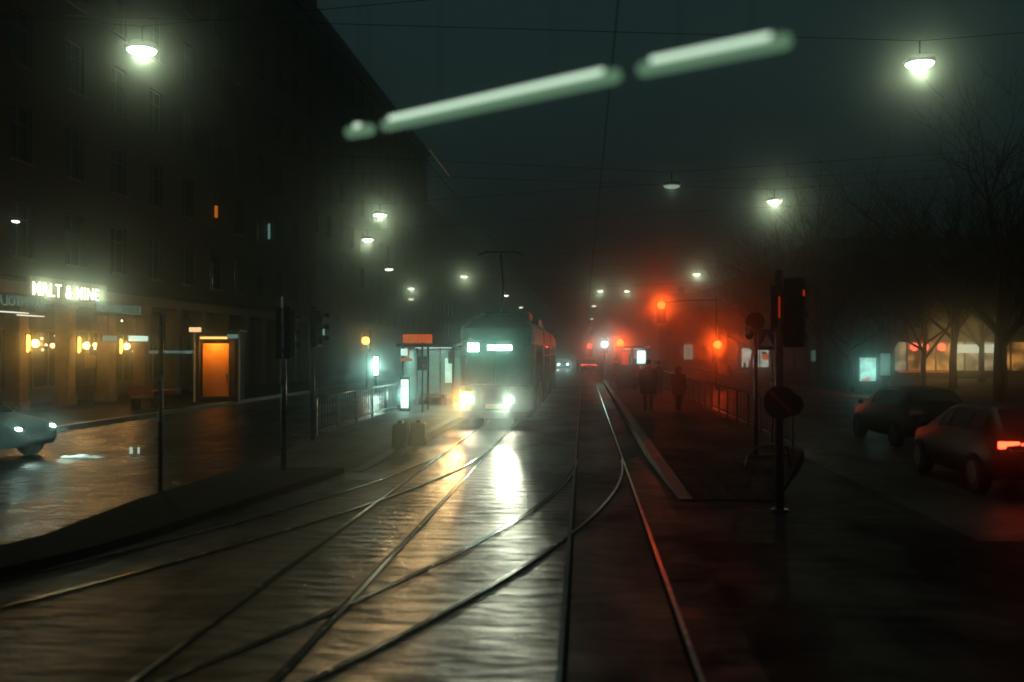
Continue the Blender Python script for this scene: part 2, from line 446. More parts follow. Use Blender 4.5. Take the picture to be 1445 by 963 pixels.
ramp_kerb('left_platform_kerb', -4.349, -4.13, 19.5, 25, 64, -0.25)
ramp_kerb('right_platform_kerb', 1.40, 1.619, 16.2, 22.7, 74, 0.13)
# low dark median ahead of the left platform
med = [(-7.5, 7.5), (-6.45, 9.3), (-5.8, 11.2), (-5.55, 12.5), (-5.2, 15.5), (-4.7, 19.3), (-6.7, 19.3), (-6.9, 15), (-6.75, 12), (-7.2, 9.5), (-8.4, 7.5)]
struct(MB().prism(med, -0.05, 0.11).build('median_strip', 'matte'))
# road markings on the left carriageway (worn)
for i in range(9):
    y = 30 + i * 9
    struct(MB().box(-11.36, -11.24, y, y + 3, 0.006, 0.010).build('lane_marking', 'kerb'))
# rails ------------------------------------------------------------
def strip(pts, w, z, name, mat, h=0.0):
    mb = MB(); n = len(pts); vs = []; fs = []
    for i, p in enumerate(pts):
        a = Vector(pts[max(i - 1, 0)]); b = Vector(pts[min(i + 1, n - 1)])
        d = (b - a).normalized(); q = Vector((-d.y, d.x)) * w / 2
        vs += [(p[0] + q.x, p[1] + q.y, z), (p[0] - q.x, p[1] - q.y, z)]
    for i in range(n - 1):
        fs.append((2 * i, 2 * i + 1, 2 * i + 3, 2 * i + 2))
    return struct(mb.add(vs, fs).build(name, mat))
def rail(pts, side=1):
    global RZ
    RZ += 0.0006
    strip(pts, 0.075, 0.006 + RZ, 'tram_rail_bed', 'groove')
    off = []
    for i, p in enumerate(pts):
        a = Vector(pts[max(i - 1, 0)]); b = Vector(pts[min(i + 1, len(pts) - 1)])
        d = (b - a).normalized()
        off.append((p[0] - d.y * 0.02 * side, p[1] + d.x * 0.02 * side))
    strip(off, 0.042, 0.016 + RZ, 'tram_rail', 'rail')
RZ = 0.0
def straight(x):
    return [(x, y) for y in (2, 10, 20, 40, 80, 160, 320, 600)]
rail(straight(-0.167)); rail(straight(0.834), -1)
rail(straight(-3.25)); rail(straight(-2.25), -1)
def arc(x0, y0, rad, sweep=48, n=40):    # leaves a straight track towards the camera and bends to -x
    cx, cy = x0 - rad, y0
    return [(cx + rad * math.cos(R(sweep * i / n)), cy - rad * math.sin(R(sweep * i / n))) for i in range(n + 1)]
rail(arc(-0.167, 22.0, 40)); rail(arc(0.834, 22.0, 41), -1)
rail(arc(-3.25, 24.7, 40)); rail(arc(-2.25, 24.7, 41), -1)

# ================================================================ BUILDINGS
def building(name, label, cat, origin, rz, L, depth, H, z_first, floor_h, nfl, nwin, ww, wh, wall, lit=None, roof=True, pitch=2.4, skip_core=0.0, ground=True):
    """facade along local +x, facing local -y; real openings between piers and bands; windows as parts"""
    t = T(name, label, cat, (origin[0], origin[1], 0.0), rz)
    lit = lit or {}
    mb = MB()
    mb.box(0, L, 0.35 + 0.0, depth, z_first - 0.9, H)
    if ground:
        mb.box(0, L, 0, depth, 0.0, z_first - 0.9)
    step = L / nwin; zc = z_first - 0.9
    for k in range(nfl):
        zb = z_first + k * floor_h
        mb.box(0, L, 0, 0.35, zc, zb)
        for i in range(nwin + 1):
            a = max(0, (i - 0.5) * step + ww / 2); b = min(L, (i + 0.5) * step - ww / 2)
            mb.box(a, b, 0, 0.35, zb, zb + wh)
        zc = zb + wh
    mb.box(0, L, 0, 0.35, zc, H)
    mb.build('wall', wall, t)
    MB().box(-0.15, L + 0.15, -0.35, 0.0, H - 0.45, H - 0.1).box(-0.1, L + 0.1, -0.2, 0.0, H - 0.75, H - 0.451).build('cornice', wall, t)
    MB().box(0, L, -0.14, 0.0, z_first - 0.75, z_first - 0.5).build('string_course', wall, t)
    if roof:
        vs = [(-0.2, -0.4, H), (L + 0.2, -0.4, H), (L + 0.2, depth + 0.2, H), (-0.2, depth + 0.2, H), (0.5, depth * 0.35, H + pitch), (L - 0.5, depth * 0.35, H + pitch), (L - 0.5, depth * 0.65, H + pitch), (0.5, depth * 0.65, H + pitch)]
        rf = MB().add(vs, [(0, 1, 2, 3), (0, 1, 5, 4), (1, 2, 6, 5), (2, 3, 7, 6), (3, 0, 4, 7), (4, 5, 6, 7)]).build('roof', 'roof', t)
        for cx in (L * 0.22, L * 0.7):
            MB().box(cx, cx + 0.9, depth * 0.45, depth * 0.55, H + pitch * 0.5, H + pitch + 1.1).build('chimney', wall, rf)
    fm = MB()
    for a, b, c, d in ((-ww / 2, ww / 2, 0, 0.07), (-ww / 2, ww / 2, wh - 0.07, wh), (-ww / 2, -ww / 2 + 0.07, 0.07, wh - 0.07), (ww / 2 - 0.07, ww / 2, 0.07, wh - 0.07), (-0.03, 0.03, 0.07, wh - 0.07), (-ww / 2 + 0.07, -0.03, wh * 0.68, wh * 0.68 + 0.05), (0.03, ww / 2 - 0.07, wh * 0.68, wh * 0.68 + 0.05)):
        fm.box(a, b, 0.15, 0.22, c, d)
    w0 = p0 = s0 = None
    count = 0
    for k in range(nfl):
        for i in range(nwin):
            if count >= 98: break
            count += 1
            loc = ((i + 0.5) * step, 0, z_first + k * floor_h)
            m = lit.get((i, k))
            if w0 is None:
                w0 = w = fm.build('window', 'wframe', t)
                p0 = MB().box(-ww / 2 + 0.05, ww / 2 - 0.05, 0.18, 0.2, 0.05, wh - 0.05).build('pane', 'pane_dark', w)
                s0 = MB().box(-ww / 2 - 0.08, ww / 2 + 0.08, -0.12, 0.14, -0.08, -0.002).build('sill', 'kerb_dark', w)
                p0d = p0.data
                first_pane = p0
            else:
                w = w0.copy(); COL.objects.link(w); w.parent = t
                p = p0.copy(); COL.objects.link(p); p.parent = w
                if m:
                    p.data = p0d.copy(); p.data.materials[0] = MT[m]
                s = s0.copy(); COL.objects.link(s); s.parent = w
            w.location = loc
    return t

# restaurant block along the left pavement: arcade below, flats above
bx, by, bL = -21.0, 22.0, 55.0
blk = building('apartment_building', 'dark brown apartment block with a columned restaurant arcade at street level', 'building', (bx, by), R(90), bL, 14, 31, 5.9, 3.6, 7, 14, 1.5, 2.1, 'render', ground=False)
MB().box(0, bL, 2.6, 14, 0.13, 5.0).build('shop_wall', 'brick', blk)
MB().box(0, bL, 0.02, 2.6, 4.55, 4.999).build('arcade_ceiling', 'stone', blk)
col_y = [36.2 + 3.55 * k - by for k in range(-4, 12)]
cm = None
for y in col_y:
    if cm is None:
        m_ = MB().box(-0.36, 0.36, 0.05, 0.77, 0.13, 0.5).box(-0.3, 0.3, 0.1, 0.7, 0.5, 4.15).box(-0.38, 0.38, 0.03, 0.79, 4.15, 4.54)
        cm = c = m_.build('column', 'stone', blk, bevel=0.02)
    else:
        c = cm.copy(); COL.objects.link(c); c.parent = blk
    c.location = (y, 0, 0)
sw = None
for k in range(14):
    y = 1.2 + k * 3.55
    if sw is None:
        f = MB()
        for a, b, c_, d in ((0, 2.6, 0.75, 0.85), (0, 2.6, 3.25, 3.35), (0, 0.08, 0.85, 3.25), (2.52, 2.6, 0.85, 3.25), (1.26, 1.34, 0.85, 3.25)):
            f.box(a, b, 2.50, 2.598, c_, d)
        sw = w = f.build('shop_window', 'wframe', blk)
        sp = MB().box(0.08, 2.52, 2.56, 2.58, 0.85, 3.25).build('pane', 'pane_dark', w)
    else:
        w = sw.copy(); COL.objects.link(w); w.parent = blk
        p = sp.copy(); COL.objects.link(p); p.parent = w
    w.location = (y, 0, 0)

# the lit sign over the arcade
def ypx(px, x=-20.6):
    d = ray(px, 480); return x * d.y / d.x
def onwall(px, py, x):
    d = ray(px, py); return C0 + d * (x / d.x)
a, b = onwall(44, 400, -20.6), onwall(137, 414, -20.6)
sg = T('restaurant_sign', 'glowing white letter sign over the restaurant arcade', 'sign', ((a.x), (a.y + b.y) / 2, 4.72), R(90))
text('MALT & MINE', 0.74, 'lettering', 'sign_white', sg, (0, -0.06, 0), (R(90), 0, 0), depth=0.015, spacing=1.12, width=(b.y - a.y))
MB().box(-(b.y - a.y) / 2 - 0.1, (b.y - a.y) / 2 + 0.9, 0.02, 0.12, -0.5, 0.5).build('backboard', 'stone', sg)
for k_ in (-2.2, 0.0, 2.2): light('AREA', 'sign_glow', sg, (k_, -0.3, 0.0), 26, (1.0, 0.95, 0.55), 0.7, (R(-90), 0, 0))
# mirrored fascia lettering on the glass canopy
def fascia(px0, px1, z, s, label):
    a, b = onwall(px0, 430, -19.4), onwall(px1, 430, -19.4)
    t = T('canopy_sign', label, 'sign', (-19.4, (a.y + b.y) / 2, z), R(90))
    Lh = (b.y - a.y) / 2
    text(s, 0.5, 'lettering', 'sign_teal', t, (0, -0.03, 0), (R(90), 0, 0), mirror=True, depth=0.01, width=Lh * 1.92)
    MB().box(-Lh, Lh, 0.0, 0.02, -0.3, 0.3).build('glass_panel', 'glass', t)
    br = MB()
    for x in (-Lh + 0.1, Lh - 0.1): br.box(x - 0.03, x + 0.03, 0.021, 1.62, 0.24, 0.3)
    br.build('bracket', 'dark', t)
    return t
fascia(-6, 63, 4.08, 'RAVINTOLA', 'dim reversed lettering on the canopy glass below the big sign, ending in a long word')
fascia(134, 199, 4.12, 'II EEZZEMMAHOM', 'dim reversed lettering with double strokes on the canopy glass past the big sign')
for (p0_, p1_, z) in ((-8, 40, 3.72), (24, 62, 3.64)):
    a, b = onwall(p0_, 440, -19.5), onwall(p1_, 440, -19.5)
    t = T('light_strip', 'thin white light strip under the canopy, %s' % ('upper sloping one' if p0_ < 0 else 'lower brighter one'), 'lamp', (-19.5, a.y, z), R(90))
    Ls = b.y - a.y
    MB().tube([(0, 0, 0), (Ls, 0, 0)], 0.025, 6).build('tube', 'led', t)
    MB().box(0, Ls, -0.04, 0.04, 0.03, 0.06).build('housing', 'dark', t)
    MB().box(0.05, 0.1, 0.0, 1.5, 0.061, 0.1).build('bracket', 'dark', t)
# warm hanging bulbs under the arcade
bulbs = [(50, 485, 'L'), (122, 488, 'L'), (179, 489, 'L'), (74, 488, 'm'), (134, 487, 'm'), (134, 492, 's'), (59, 478, 's'), (78, 474, 's'), (60, 494, 's'), (65, 487, 's'), (80, 488, 's'),
         (145, 495, 's'), (157, 496, 's'), (188, 496, 's'), (192, 490, 's'), (198, 497, 's'), (160, 452, 's'), (172, 453, 's'), (12, 487, 's'), (25, 494, 's')]
names = {'L': 'round amber globe lamp glowing in the restaurant arcade by a stone column', 'm': 'medium amber bulb hanging between the arcade columns', 's': 'tiny warm bulb hanging in the restaurant arcade'}
src = {}
for (px, py, s) in bulbs:
    x = {'L': -21.9, 'm': -22.3, 's': -22.6}[s]
    p = onwall(px, py, x)
    if p.z > 4.2: p = onwall(px, py, -20.2)
    rr = {'L': 0.16, 'm': 0.10, 's': 0.055}[s]
    if s not in src:
        t = T('pendant_lamp', names[s], 'lamp', p, 0, 'warm lamps in the restaurant arcade')
        MB().ball((0, 0, 0), rr, nu=10, nv=6).build('globe', 'bulb' if s != 's' else 'bulb_w', t, True)
        MB().tube([(0, 0, rr * 0.8), (0, 0, 1.4)], 0.01, 5).build('cord', 'dark', t)
        src[s] = t
    else:
        again(src[s], names[s], p)
# shaded wall lights on the columns (tall bright slots)
for i, (px, py) in enumerate(((39, 485), (111, 487), (170, 489))):
    p = onwall(px, py, -20.62)
    t = T('wall_light', 'slim amber wall light on the %s arcade column' % ('first', 'second', 'third')[i], 'lamp', p, R(90), 'column wall lights')
    MB().box(-0.06, -0.02, -0.06, 0.0, -0.32, 0.32).box(0.02, 0.06, -0.06, 0.0, -0.26, 0.3).build('light_slot', 'amber', t)
    MB().box(-0.09, 0.09, 0.001, 0.05, -0.35, 0.35).build('back_plate', 'dark', t)
    light('POINT', 'slot_light', t, (-0.1, -0.3, 0.0), 60, (1.0, 0.42, 0.08), 0.1)
# light boxes and menu board by the arcade
for (px0, px1, py, mat, lab) in ((145, 163, 478, 'teal_dim', 'dim pale light box sign in the restaurant arcade'), (181, 207, 478, 'teal_box', 'bright white light box sign at the end of the restaurant arcade')):
    a, b = onwall(px0, py, -20.2), onwall(px1, py, -20.2)
    t = T('light_box', lab, 'sign', ((a + b) / 2), R(90))
    w = (b.y - a.y) / 2
    MB().box(-w, w, -0.06, 0.0, -0.12, 0.12).build('face', mat, t)
    MB().box(-w - 0.03, w + 0.03, 0.001, 0.08, -0.15, 0.15).build('case', 'dark', t)
    MB().box(-0.02, 0.02, 0.03, 0.06, 0.15, 1.1).build('hanger', 'dark', t)
p = onwall(127, 510, -20.5)
t = T('menu_board', 'small framed menu board hung between two arcade columns', 'sign', p, R(90))
MB().box(-0.42, 0.42, -0.04, 0, -0.28, 0.24).build('panel', 'stone', t)
MB().box(-0.46, 0.46, 0.001, 0.05, -0.32, 0.28).build('frame', 'dark', t)
MB().tube([(0, 0.02, 0.28), (0, 0.02, 1.7)], 0.012, 5).build('hanger', 'dark', t)
# signs high on the block
p = onwall(303, 299, -20.9)
t = T('vertical_sign', 'tiny glowing orange upright sign high on the dark apartment wall', 'sign', p, R(90))
MB().box(-0.09, 0.09, -0.14, -0.02, -0.33, 0.33).build('face', E('orange upright sign', (1.0, 0.27, 0.03), 0.55), t)
MB().box(-0.03, 0.03, -0.02, 0.0, -0.2, 0.2).build('bracket', 'dark', t)
p = onwall(378, 327, -20.9)
t = T('vertical_sign', 'slim pale teal upright sign high on the dark apartment wall', 'sign', p, R(90))
MB().box(-0.07, 0.07, -0.14, -0.02, -0.5, 0.5).build('face', E('teal upright sign', (0.4, 0.9, 0.75), 0.28), t)
MB().box(-0.03, 0.03, -0.02, 0.0, -0.2, 0.2).build('bracket', 'dark', t)
p = onwall(22, 313, -20.3)
t = T('wall_lamp', 'small white floodlight on an arm high above the restaurant', 'lamp', p, R(90))
MB().ball((0, 0, 0), 0.2, 0.12, 0.05, 10, 5).build('lens', E('wall flood lens', (1, 0.95, 0.75), 3), t, True)
MB().box(-0.22, 0.22, -0.14, 0.14, 0.03, 0.1).build('housing', 'dark', t)
MB().tube([(0, 0.1, 0.07), (0, 0.72, 0.1)], 0.03, 6).build('arm', 'dark', t)

# further blocks on both sides
building('apartment_building', 'grey apartment block standing beyond the orange door booth', 'building', (-22.5, 80), R(90), 62, 14, 31, 5.2, 3.6, 7, 14, 1.4, 2.0, 'render_b')
building('apartment_building', 'distant fog-veiled apartment block beyond the waiting tram', 'building', (-23, 146), R(90), 150, 14, 24, 5.0, 3.5, 3, 30, 1.6, 2.0, 'render_b')
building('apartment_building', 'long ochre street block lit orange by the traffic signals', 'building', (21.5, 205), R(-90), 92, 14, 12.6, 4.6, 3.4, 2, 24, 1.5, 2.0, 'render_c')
building('apartment_building', 'far hazy street block at the end of the ochre row', 'building', (21.0, 340), R(-90), 130, 14, 13, 4.6, 3.4, 2, 28, 1.6, 2.0, 'render_b')
building('apartment_building', 'wide dark block behind the plaza trees and the lit cafe', 'building', (27, 99), 0, 48, 14, 11.5, 4.6, 3.1, 2, 15, 1.5, 1.9, 'brick')
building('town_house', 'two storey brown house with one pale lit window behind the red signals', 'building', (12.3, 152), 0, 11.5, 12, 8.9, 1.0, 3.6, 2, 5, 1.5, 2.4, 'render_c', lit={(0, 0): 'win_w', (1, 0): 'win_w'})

# pavilion shops on the right plaza ------------------------------------
def shop(px0, px1, pyt, pyb, Y, label, bays, depth=6.0, top=0.5):
    a, b = P(px0, pyb, Y), P(px1, pyt, Y)
    z0, z1 = max(a.z, 0.3), b.z
    t = T('shop_pavilion', label, 'shop', (a.x, Y, 0), 0)
    L = b.x - a.x
    mb = MB().box(-0.3, L + 0.3, 0.25, depth, 0.0, z1 + top).box(-0.3, L + 0.3, 0.0, 0.25, 0.0, z0).box(-0.3, L + 0.3, 0.0, 0.25, z1, z1 + top)
    mb.box(-0.3, 0, 0, 0.25, z0, z1).box(L, L + 0.3, 0, 0.25, z0, z1)
    mb.build('wall', 'brick', t)
    MB().box(-0.6, L + 0.6, -0.7, depth + 0.2, z1 + top + 0.002, z1 + top + 0.2).build('roof', 'roof', t)
    tot = sum(w for w, m in bays); x = 0
    for w, m in bays:
        ww = L * w / tot
        f = MB().box(x, x + 0.06, 0.06, 0.14, z0, z1).box(x + ww - 0.06, x + ww, 0.06, 0.14, z0, z1).box(x + 0.06, x + ww - 0.06, 0.06, 0.14, z1 - 0.06, z1).box(x + 0.06, x + ww - 0.06, 0.06, 0.14, z0, z0 + 0.06).build('window', 'wframe', t)
        MB().box(x + 0.05, x + ww - 0.05, 0.16, 0.2, z0 + 0.05, z1 - 0.05).build('pane', m, f)
        x += ww
    return t, L, z0, z1
cafe, L, z0, z1 = shop(1262, 1475, 482, 524, 84, 'low cafe with glowing orange and cream windows behind the plaza trees', [(1.1, 'cafe_w'), (1.2, 'cafe'), (1.2, 'cafe'), (1.4, 'cafe'), (1.0, 'cafe_w'), (1.2, 'cafe_w'), (1.6, 'cafe_w'), (1.0, 'cafe'), (1.3, 'cafe'), (1.5, 'cafe_w')])
MB().box(L * 0.42, L * 0.72, -0.02, 0.05, z1 - 0.95, z1 - 0.25).build('fascia_light', E('pale fascia', (0.95, 1.0, 0.72), 0.8), cafe)
MB().box(0.3, L * 0.38, -0.06, -0.02, z0 - 0.1, z0).build('red_trim', E('red trim', (1, 0.13, 0.03), 0.5), cafe)
for px in (1290, 1305, 1329):
    p = P(px, 490, 83.7)
    MB().ball((p.x - cafe.location.x, p.y - 84, p.z), 0.35, 0.12, 0.35, 8, 6).build('lantern', 'cafe_red', cafe, True)
light('AREA', 'cafe_light', cafe, (L * 0.4, -1.0, z1 - 0.4), 70, (1, 0.5, 0.15), 5, (R(-60), 0, 0))
kio, L, z0, z1 = shop(1046, 1086, 491, 519, 118, 'white lit shop front with a round red mark, behind the signal poles', [(1.9, 'shop_w'), (1.0, 'shop_w')])
MB().disc((L * 0.86, 0.02, z0 + 1.3), 0.42, 'y', 0.04).build('round_mark', E('red mark', (1, 0.16, 0.03), 0.7), kio)
MB().box(L * 0.72, L * 0.9, -0.01, 0.03, z1 - 0.75, z1 - 0.45).build('dark_label', 'blue', kio)
MB().box(L * 0.08, L * 0.16, -0.01, 0.04, z0, z0 + 0.6).box(L * 0.26, L * 0.4, -0.01, 0.04, z0, z0 + 0.9).build('display_goods', 'wood', kio)
k2, L, z0, z1 = shop(1102, 1124, 496, 513, 118, 'small pale lit shop window edged in orange, past the signal pole', [(1.0, 'shop_w')])
MB().box(L * 0.82, L * 0.92, -0.02, 0.05, z0, z1).build('orange_edge', E('orange edge', (1, 0.22, 0.03), 0.7), k2)
MB().box(L * 0.05, L * 0.35, -0.01, 0.05, z0 + 0.8, z1 - 0.2).build('dark_poster', 'blue', k2)
k3, L, z0, z1 = shop(1144, 1182, 494, 511, 112, 'dim shop with broken pale lights between the bare plaza trees', [(1.0, 'ad_dim'), (1.0, 'pane_dark'), (0.7, 'ad_dim')])

# advertising light boxes on the right pavement
def advert(px0, px1, pyt, pyb, Y, mat, label, art=True):
    a, b = P(px0, pyb, Y), P(px1, pyt, Y)
    w = b.x - a.x; h = b.z - a.z
    t = T('advert_stand', label, 'sign', ((a.x + b.x) / 2, Y, 0.13), 0)
    zb = a.z - 0.13
    MB().box(-w / 2 - 0.08, w / 2 + 0.08, 0.0, 0.2, zb - 0.1, zb + h + 0.12).build('case', 'dark', t, bevel=0.02)
    MB().box(-w / 2, w / 2, -0.02, -0.002, zb, zb + h).build('poster', mat, t)
    MB().box(-w / 4, w / 4, 0.04, 0.16, 0, zb - 0.1).build('foot', 'dark', t)
    if art:
        ar = [(-w * 0.42, zb + 0.02), (w * 0.1, zb + 0.02), (w * 0.02, zb + h * 0.22), (-w * 0.12, zb + h * 0.1), (-w * 0.4, zb + h * 0.08)]
        MB().add([(x, -0.025, z) for x, z in ar], [tuple(range(5))]).build('poster_figure', 'ad_art', t)
    light('AREA', 'poster_light', t, (0, -0.3, zb + h / 2), 9 if art else 2, (0.5, 1, 0.84), 0.8, (R(-90), 0, 0))
    return t
advert(1213.5, 1236, 505, 538, 55, 'ad', 'bright teal lit poster stand with an orange figure, near a plaza tree')
advert(1242.5, 1256, 499, 530, 57, 'ad_dim', 'dim grey lit poster stand beside the bright teal one', False)

# orange door booth on the left pavement
c = G(306, 567, 0.13)
t = T('kiosk', 'dark booth with a glowing orange door panel on the restaurant side pavement', 'kiosk', (c.x, c.y, 0.13), R(12))
k = c.y / 1405
MB().box(-0.95, 0.95, 0.0, 2.0, 0, 0.2).box(-0.95, -0.78, 0.0, 2.0, 0.2, 2.95).box(0.78, 0.95, 0.0, 2.0, 0.2, 2.95).box(-0.78, 0.78, 1.8, 2.0, 0.2, 2.95).box(-0.95, 0.95, 0, 2.0, 2.95, 3.1).build('booth_shell', 'render_b', t)
MB().box(-1.05, 1.05, -0.5, 2.1, 3.102, 3.22).build('roof', 'roof', t)
MB().box(-0.70, 0.44, 0.5, 0.56, 0.22, 2.6).build('door', 'orange_paint', t)
MB().box(0.32, 0.36, 0.44, 0.5, 1.0, 1.25).build('handle', 'pole', t)
MB().box(0.46, 0.77, 0.5, 0.56, 0.22, 2.9).build('side_panel', 'render', t)
for x in (-0.97, 0.97):
    MB().box(x - 0.04, x + 0.04, -0.06, -0.002, 0.0, 3.1).build('edge_strip', 'white', t)
MB().box(-0.75, 0.4, 0.1, 0.35, 2.8, 2.9).build('door_lamp', E('door lamp', (1, 0.5, 0.12), 2.5), t)
light('AREA', 'door_light', t, (-0.15, 0.02, 2.78), 60, (1.0, 0.42, 0.06), 0.6, (R(35), 0, 0))
MB().box(-1.08, -0.6, -0.75, -0.52, 3.1, 3.3).build('corner_lamp', E('booth corner lamp', (1.0, 0.62, 0.3), 1.4), t)
MB().box(0.52, 0.98, -0.62, -0.52, 2.82, 3.0).build('number_lamp', 'teal_dim', t)
MB().box(-2.9, -1.1, -0.1, 0.6, 2.15, 2.28).build('side_awning', 'ad_dim', t)
MB().tube([(-2.8, 0.2, 0), (-2.8, 0.2, 2.15)], 0.04, 6).build('awning_post', 'pole', t)
# an outdoor seating set reading as red-orange outlines in front of the arcade end
p = G(207, 577, 0.13)
t = T('street_bench', 'red slatted bench on the pavement before the arcade end', 'bench', (p.x, p.y, 0.13), R(80))
MB().box(-0.8, 0.8, -0.2, 0.2, 0.42, 0.46).build('seat', 'red', t)
MB().box(-0.8, 0.8, 0.2, 0.24, 0.55, 0.9).build('backrest', 'red', t)
for x in (-0.65, 0.65):
    MB().box(x - 0.03, x + 0.03, -0.18, 0.22, 0, 0.42).build('leg', 'dark', t)
p = G(234, 577, 0.13)
t = T('standing_table', 'small red topped standing table beside the booth', 'table', (p.x, p.y, 0.13), 0)
MB().disc((0, 0, 0.72), 0.55, 'z', 0.05).build('table_top', 'red', t)
MB().tube([(0, 0, 0.02), (0, 0, 0.7)], 0.04, 8).build('stem', 'dark', t)
MB().disc((0, 0, 0.02), 0.3, 'z', 0.04).build('base', 'dark', t)

# ================================================================ STREET LAMPS on span wires
def span(Y, pts, label='thin dark wire spanning the street and carrying a lamp'):
    o = MB().tube(pts, 0.008, 5).build('span_wire', 'dark')
    return tag(o, label, 'wire', 'span wires over the street')
def make_lamp(lens, power, name='street_lamp'):
    t = T(name, 'x', 'street lamp')
    MB().ball((0, 0, 0.05), 0.36, 0.36, 0.13, 16, 8).build('housing', 'pole_dark', t, True)
    MB().ball((0, 0, -0.02), 0.31, 0.31, 0.10, 16, 8).build('lens', lens, t, True)
    MB().tube([(0, 0, 0.16), (0, 0, 0.5)], 0.02, 6).build('hanger', 'dark', t)
    if power: light('POINT', 'lamp_light', t, (0, 0, -0.155), power, (1.0, 0.99, 0.58), 0.1)
    return t
lampA = make_lamp('lamp', 85)
lampB = make_lamp('lamp_far', 75)
lampC = make_lamp('lamp_far', 0)
lampB_used = False
LAMPS = [
    (200, 70, 8.9, 'A', 'large glowing street lamp over the road, high above the restaurant sign'),
    (1298, 89, 8.9, 'A', 'large glowing street lamp above the dark plaza and the car'),
    (1093, 284, 8.9, 'A', 'medium glowing street lamp beyond the big plaza one, above the tree line'),
    (536, 303, 8.9, 'A', 'warm haloed street lamp above the tram shelter side of the road'),
    (519, 338, 8.6, 'B', 'small flat street lamp just below the haloed one over the shelter road'),
    (549, 380, 8.6, 'B', 'small flat street lamp hanging second in the row over the side road'),
    (580, 407, 8.6, 'B', 'tiny flat street lamp topmost of the stacked column above the shelter'),
    (655, 390, 8.9, 'B', 'haloed street lamp just above and beside the tram roof'),
    (983, 387, 8.9, 'B', 'haloed street lamp above the brown house and red signals'),
    (885, 411, 8.9, 'B', 'small street lamp of a level pair above the red signals, nearer the brown house'),
    (847, 411, 8.9, 'B', 'small street lamp of a level pair above the red signals, nearer the tram'),
    (838, 432, 8.9, 'B', 'tiny hanging street lamp in the far string over the tracks'),
    (835, 450, 8.9, 'B', 'tiny hanging street lamp in the far string over the tracks'),
    (833, 463, 8.9, 'B', 'tiny hanging street lamp in the far string over the tracks'),
    (714, 417, 8.9, 'B', 'small street lamp right beside the tram current collector'),
    (735, 434, 8.9, 'B', 'tiny street lamp over the tram roof in a receding row'),
    (753, 450, 8.9, 'B', 'tiny street lamp over the tram side in a receding row'),
    (766, 461, 8.9, 'B', 'faint tiny street lamp at the tail of the row over the tram side'),
    (580, 422, 8.6, 'B', 'tiny flat street lamp in the stacked column above the shelter'),
    (578, 432, 8.6, 'B', 'tiny flat street lamp in the stacked column above the shelter'),
    (577, 444, 8.6, 'B', 'tiny flat street lamp in the stacked column above the shelter'),
]
first = {'A': lampA, 'B': lampB, 'C': lampC}
used = {'A': False, 'B': False, 'C': False}
for (px, py, z, kind, lab) in LAMPS:
    p = G(px, py, z)
    if p.y > 112 or (px, py) == (549, 380): kind = 'C'
    if py < 300: grp = 'street lamps hung over the street'
    else: grp = 'street lamps hung over the street'
    if not used[kind]:
        o = first[kind]; used[kind] = True; o.location = p
        o['label'] = lab; o['group'] = grp
    else:
        o = again(first[kind], lab, p, None, grp)
    if px < 600:
        if p.x > -22: span(p.y, [(-20.99 if p.y < 77 else -22.49, p.y, z + 1.6), (p.x, p.y, z + 0.5), (1.0, p.y, z + 1.2), (26 if p.y < 60 else 21.4, p.y, z + 2.2)] if p.y < 200 else [(p.x - 2, p.y, z + .6), (p.x + 2, p.y, z + .6)])
    elif p.y < 330:
        xl = -20.99 if p.y < 77 else (-22.49 if p.y < 142 else -22.99)
        span(p.y, [(xl, p.y, z + 2.0), (p.x, p.y, z + 0.5), (26 if p.y < 110 else 21.2, p.y, z + 1.6)])
p = G(948, 262, 8.6)
t = make_lamp('lamp_dim', 2)
t.location = p; t['label'] = 'unlit looking faint teal lamp in the empty sky above the red signals'; t['group'] = 'street lamps hung over the street'
span(p.y, [(-20.99, p.y, 10.6), (p.x, p.y, 9.1), (26, p.y, 10.4)])
# contact wires over the two tracks
for x, lab in ((0.33, 'contact wire strung above the empty track'), (-2.75, 'contact wire strung above the tram')):
    o = MB().tube([(x, y, 5.75) for y in (-10, 20, 45, 70, 95, 130, 180, 260, 400)], 0.007, 6).build('contact_wire', 'dark_matte')
    tag(o, lab, 'wire')

for (pa, pb, zz, nm, lab) in (((605, 210), (634, 249), 5.72, 'contact_wire_glint', 'thin pale rod standing for a glint on the contact wire, below the long reflected bar'), ((577, 255), (597, 264), 5.72, 'span_wire_glint', 'short pale rod standing for a glint on the overhead wires, above the haloed lamp')):
    a = G(*pa, zz); b = P(*pb, a.y + (9.0 if pa[0] == 605 else 0.3))
    o = MB().tube([a, b], 0.014, 6).build(nm, 'white'); tag(o, lab, 'wire glint')  # pale rods added where lamp light glints on the wires
# tram lights reflected in its windscreen, built as glowing tubes in the air
def reflected_tube(pa, pb, label):
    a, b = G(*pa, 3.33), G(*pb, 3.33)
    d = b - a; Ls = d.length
    t = T('reflected_tube', label, 'lamp', a, math.atan2(d.y, d.x), 'strip light reflections in an oblique line')
    MB().tube([(0, 0, 0), (Ls, 0, 0)], 0.024, 14).build('reflection_edge', 'tube', t, True)
    MB().tube([(0.04, -0.014, 0.016), (Ls - 0.04, -0.014, 0.016)], 0.013, 10).build('tube', 'reflection_core', t, True)
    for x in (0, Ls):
        MB().tube([(x - 0.012, 0, 0), (x + 0.012, 0, 0)], 0.020, 10).build('reflection_end', 'tube', t, True)
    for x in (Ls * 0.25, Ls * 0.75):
        MB().tube([(x, 0.03, 0.02), (x, 0.03, 2.6)], 0.0015, 4).build('added_drop_wire', 'dark', t)  # hangers added to hold up the reflection
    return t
reflected_tube((545, 177), (868, 107), 'longest pale green bar of reflected tram strip light, middle one of the slanting line')
reflected_tube((908, 98), (1108, 58), 'shorter pale green bar of reflected tram strip light at the upper end of the slanting line')
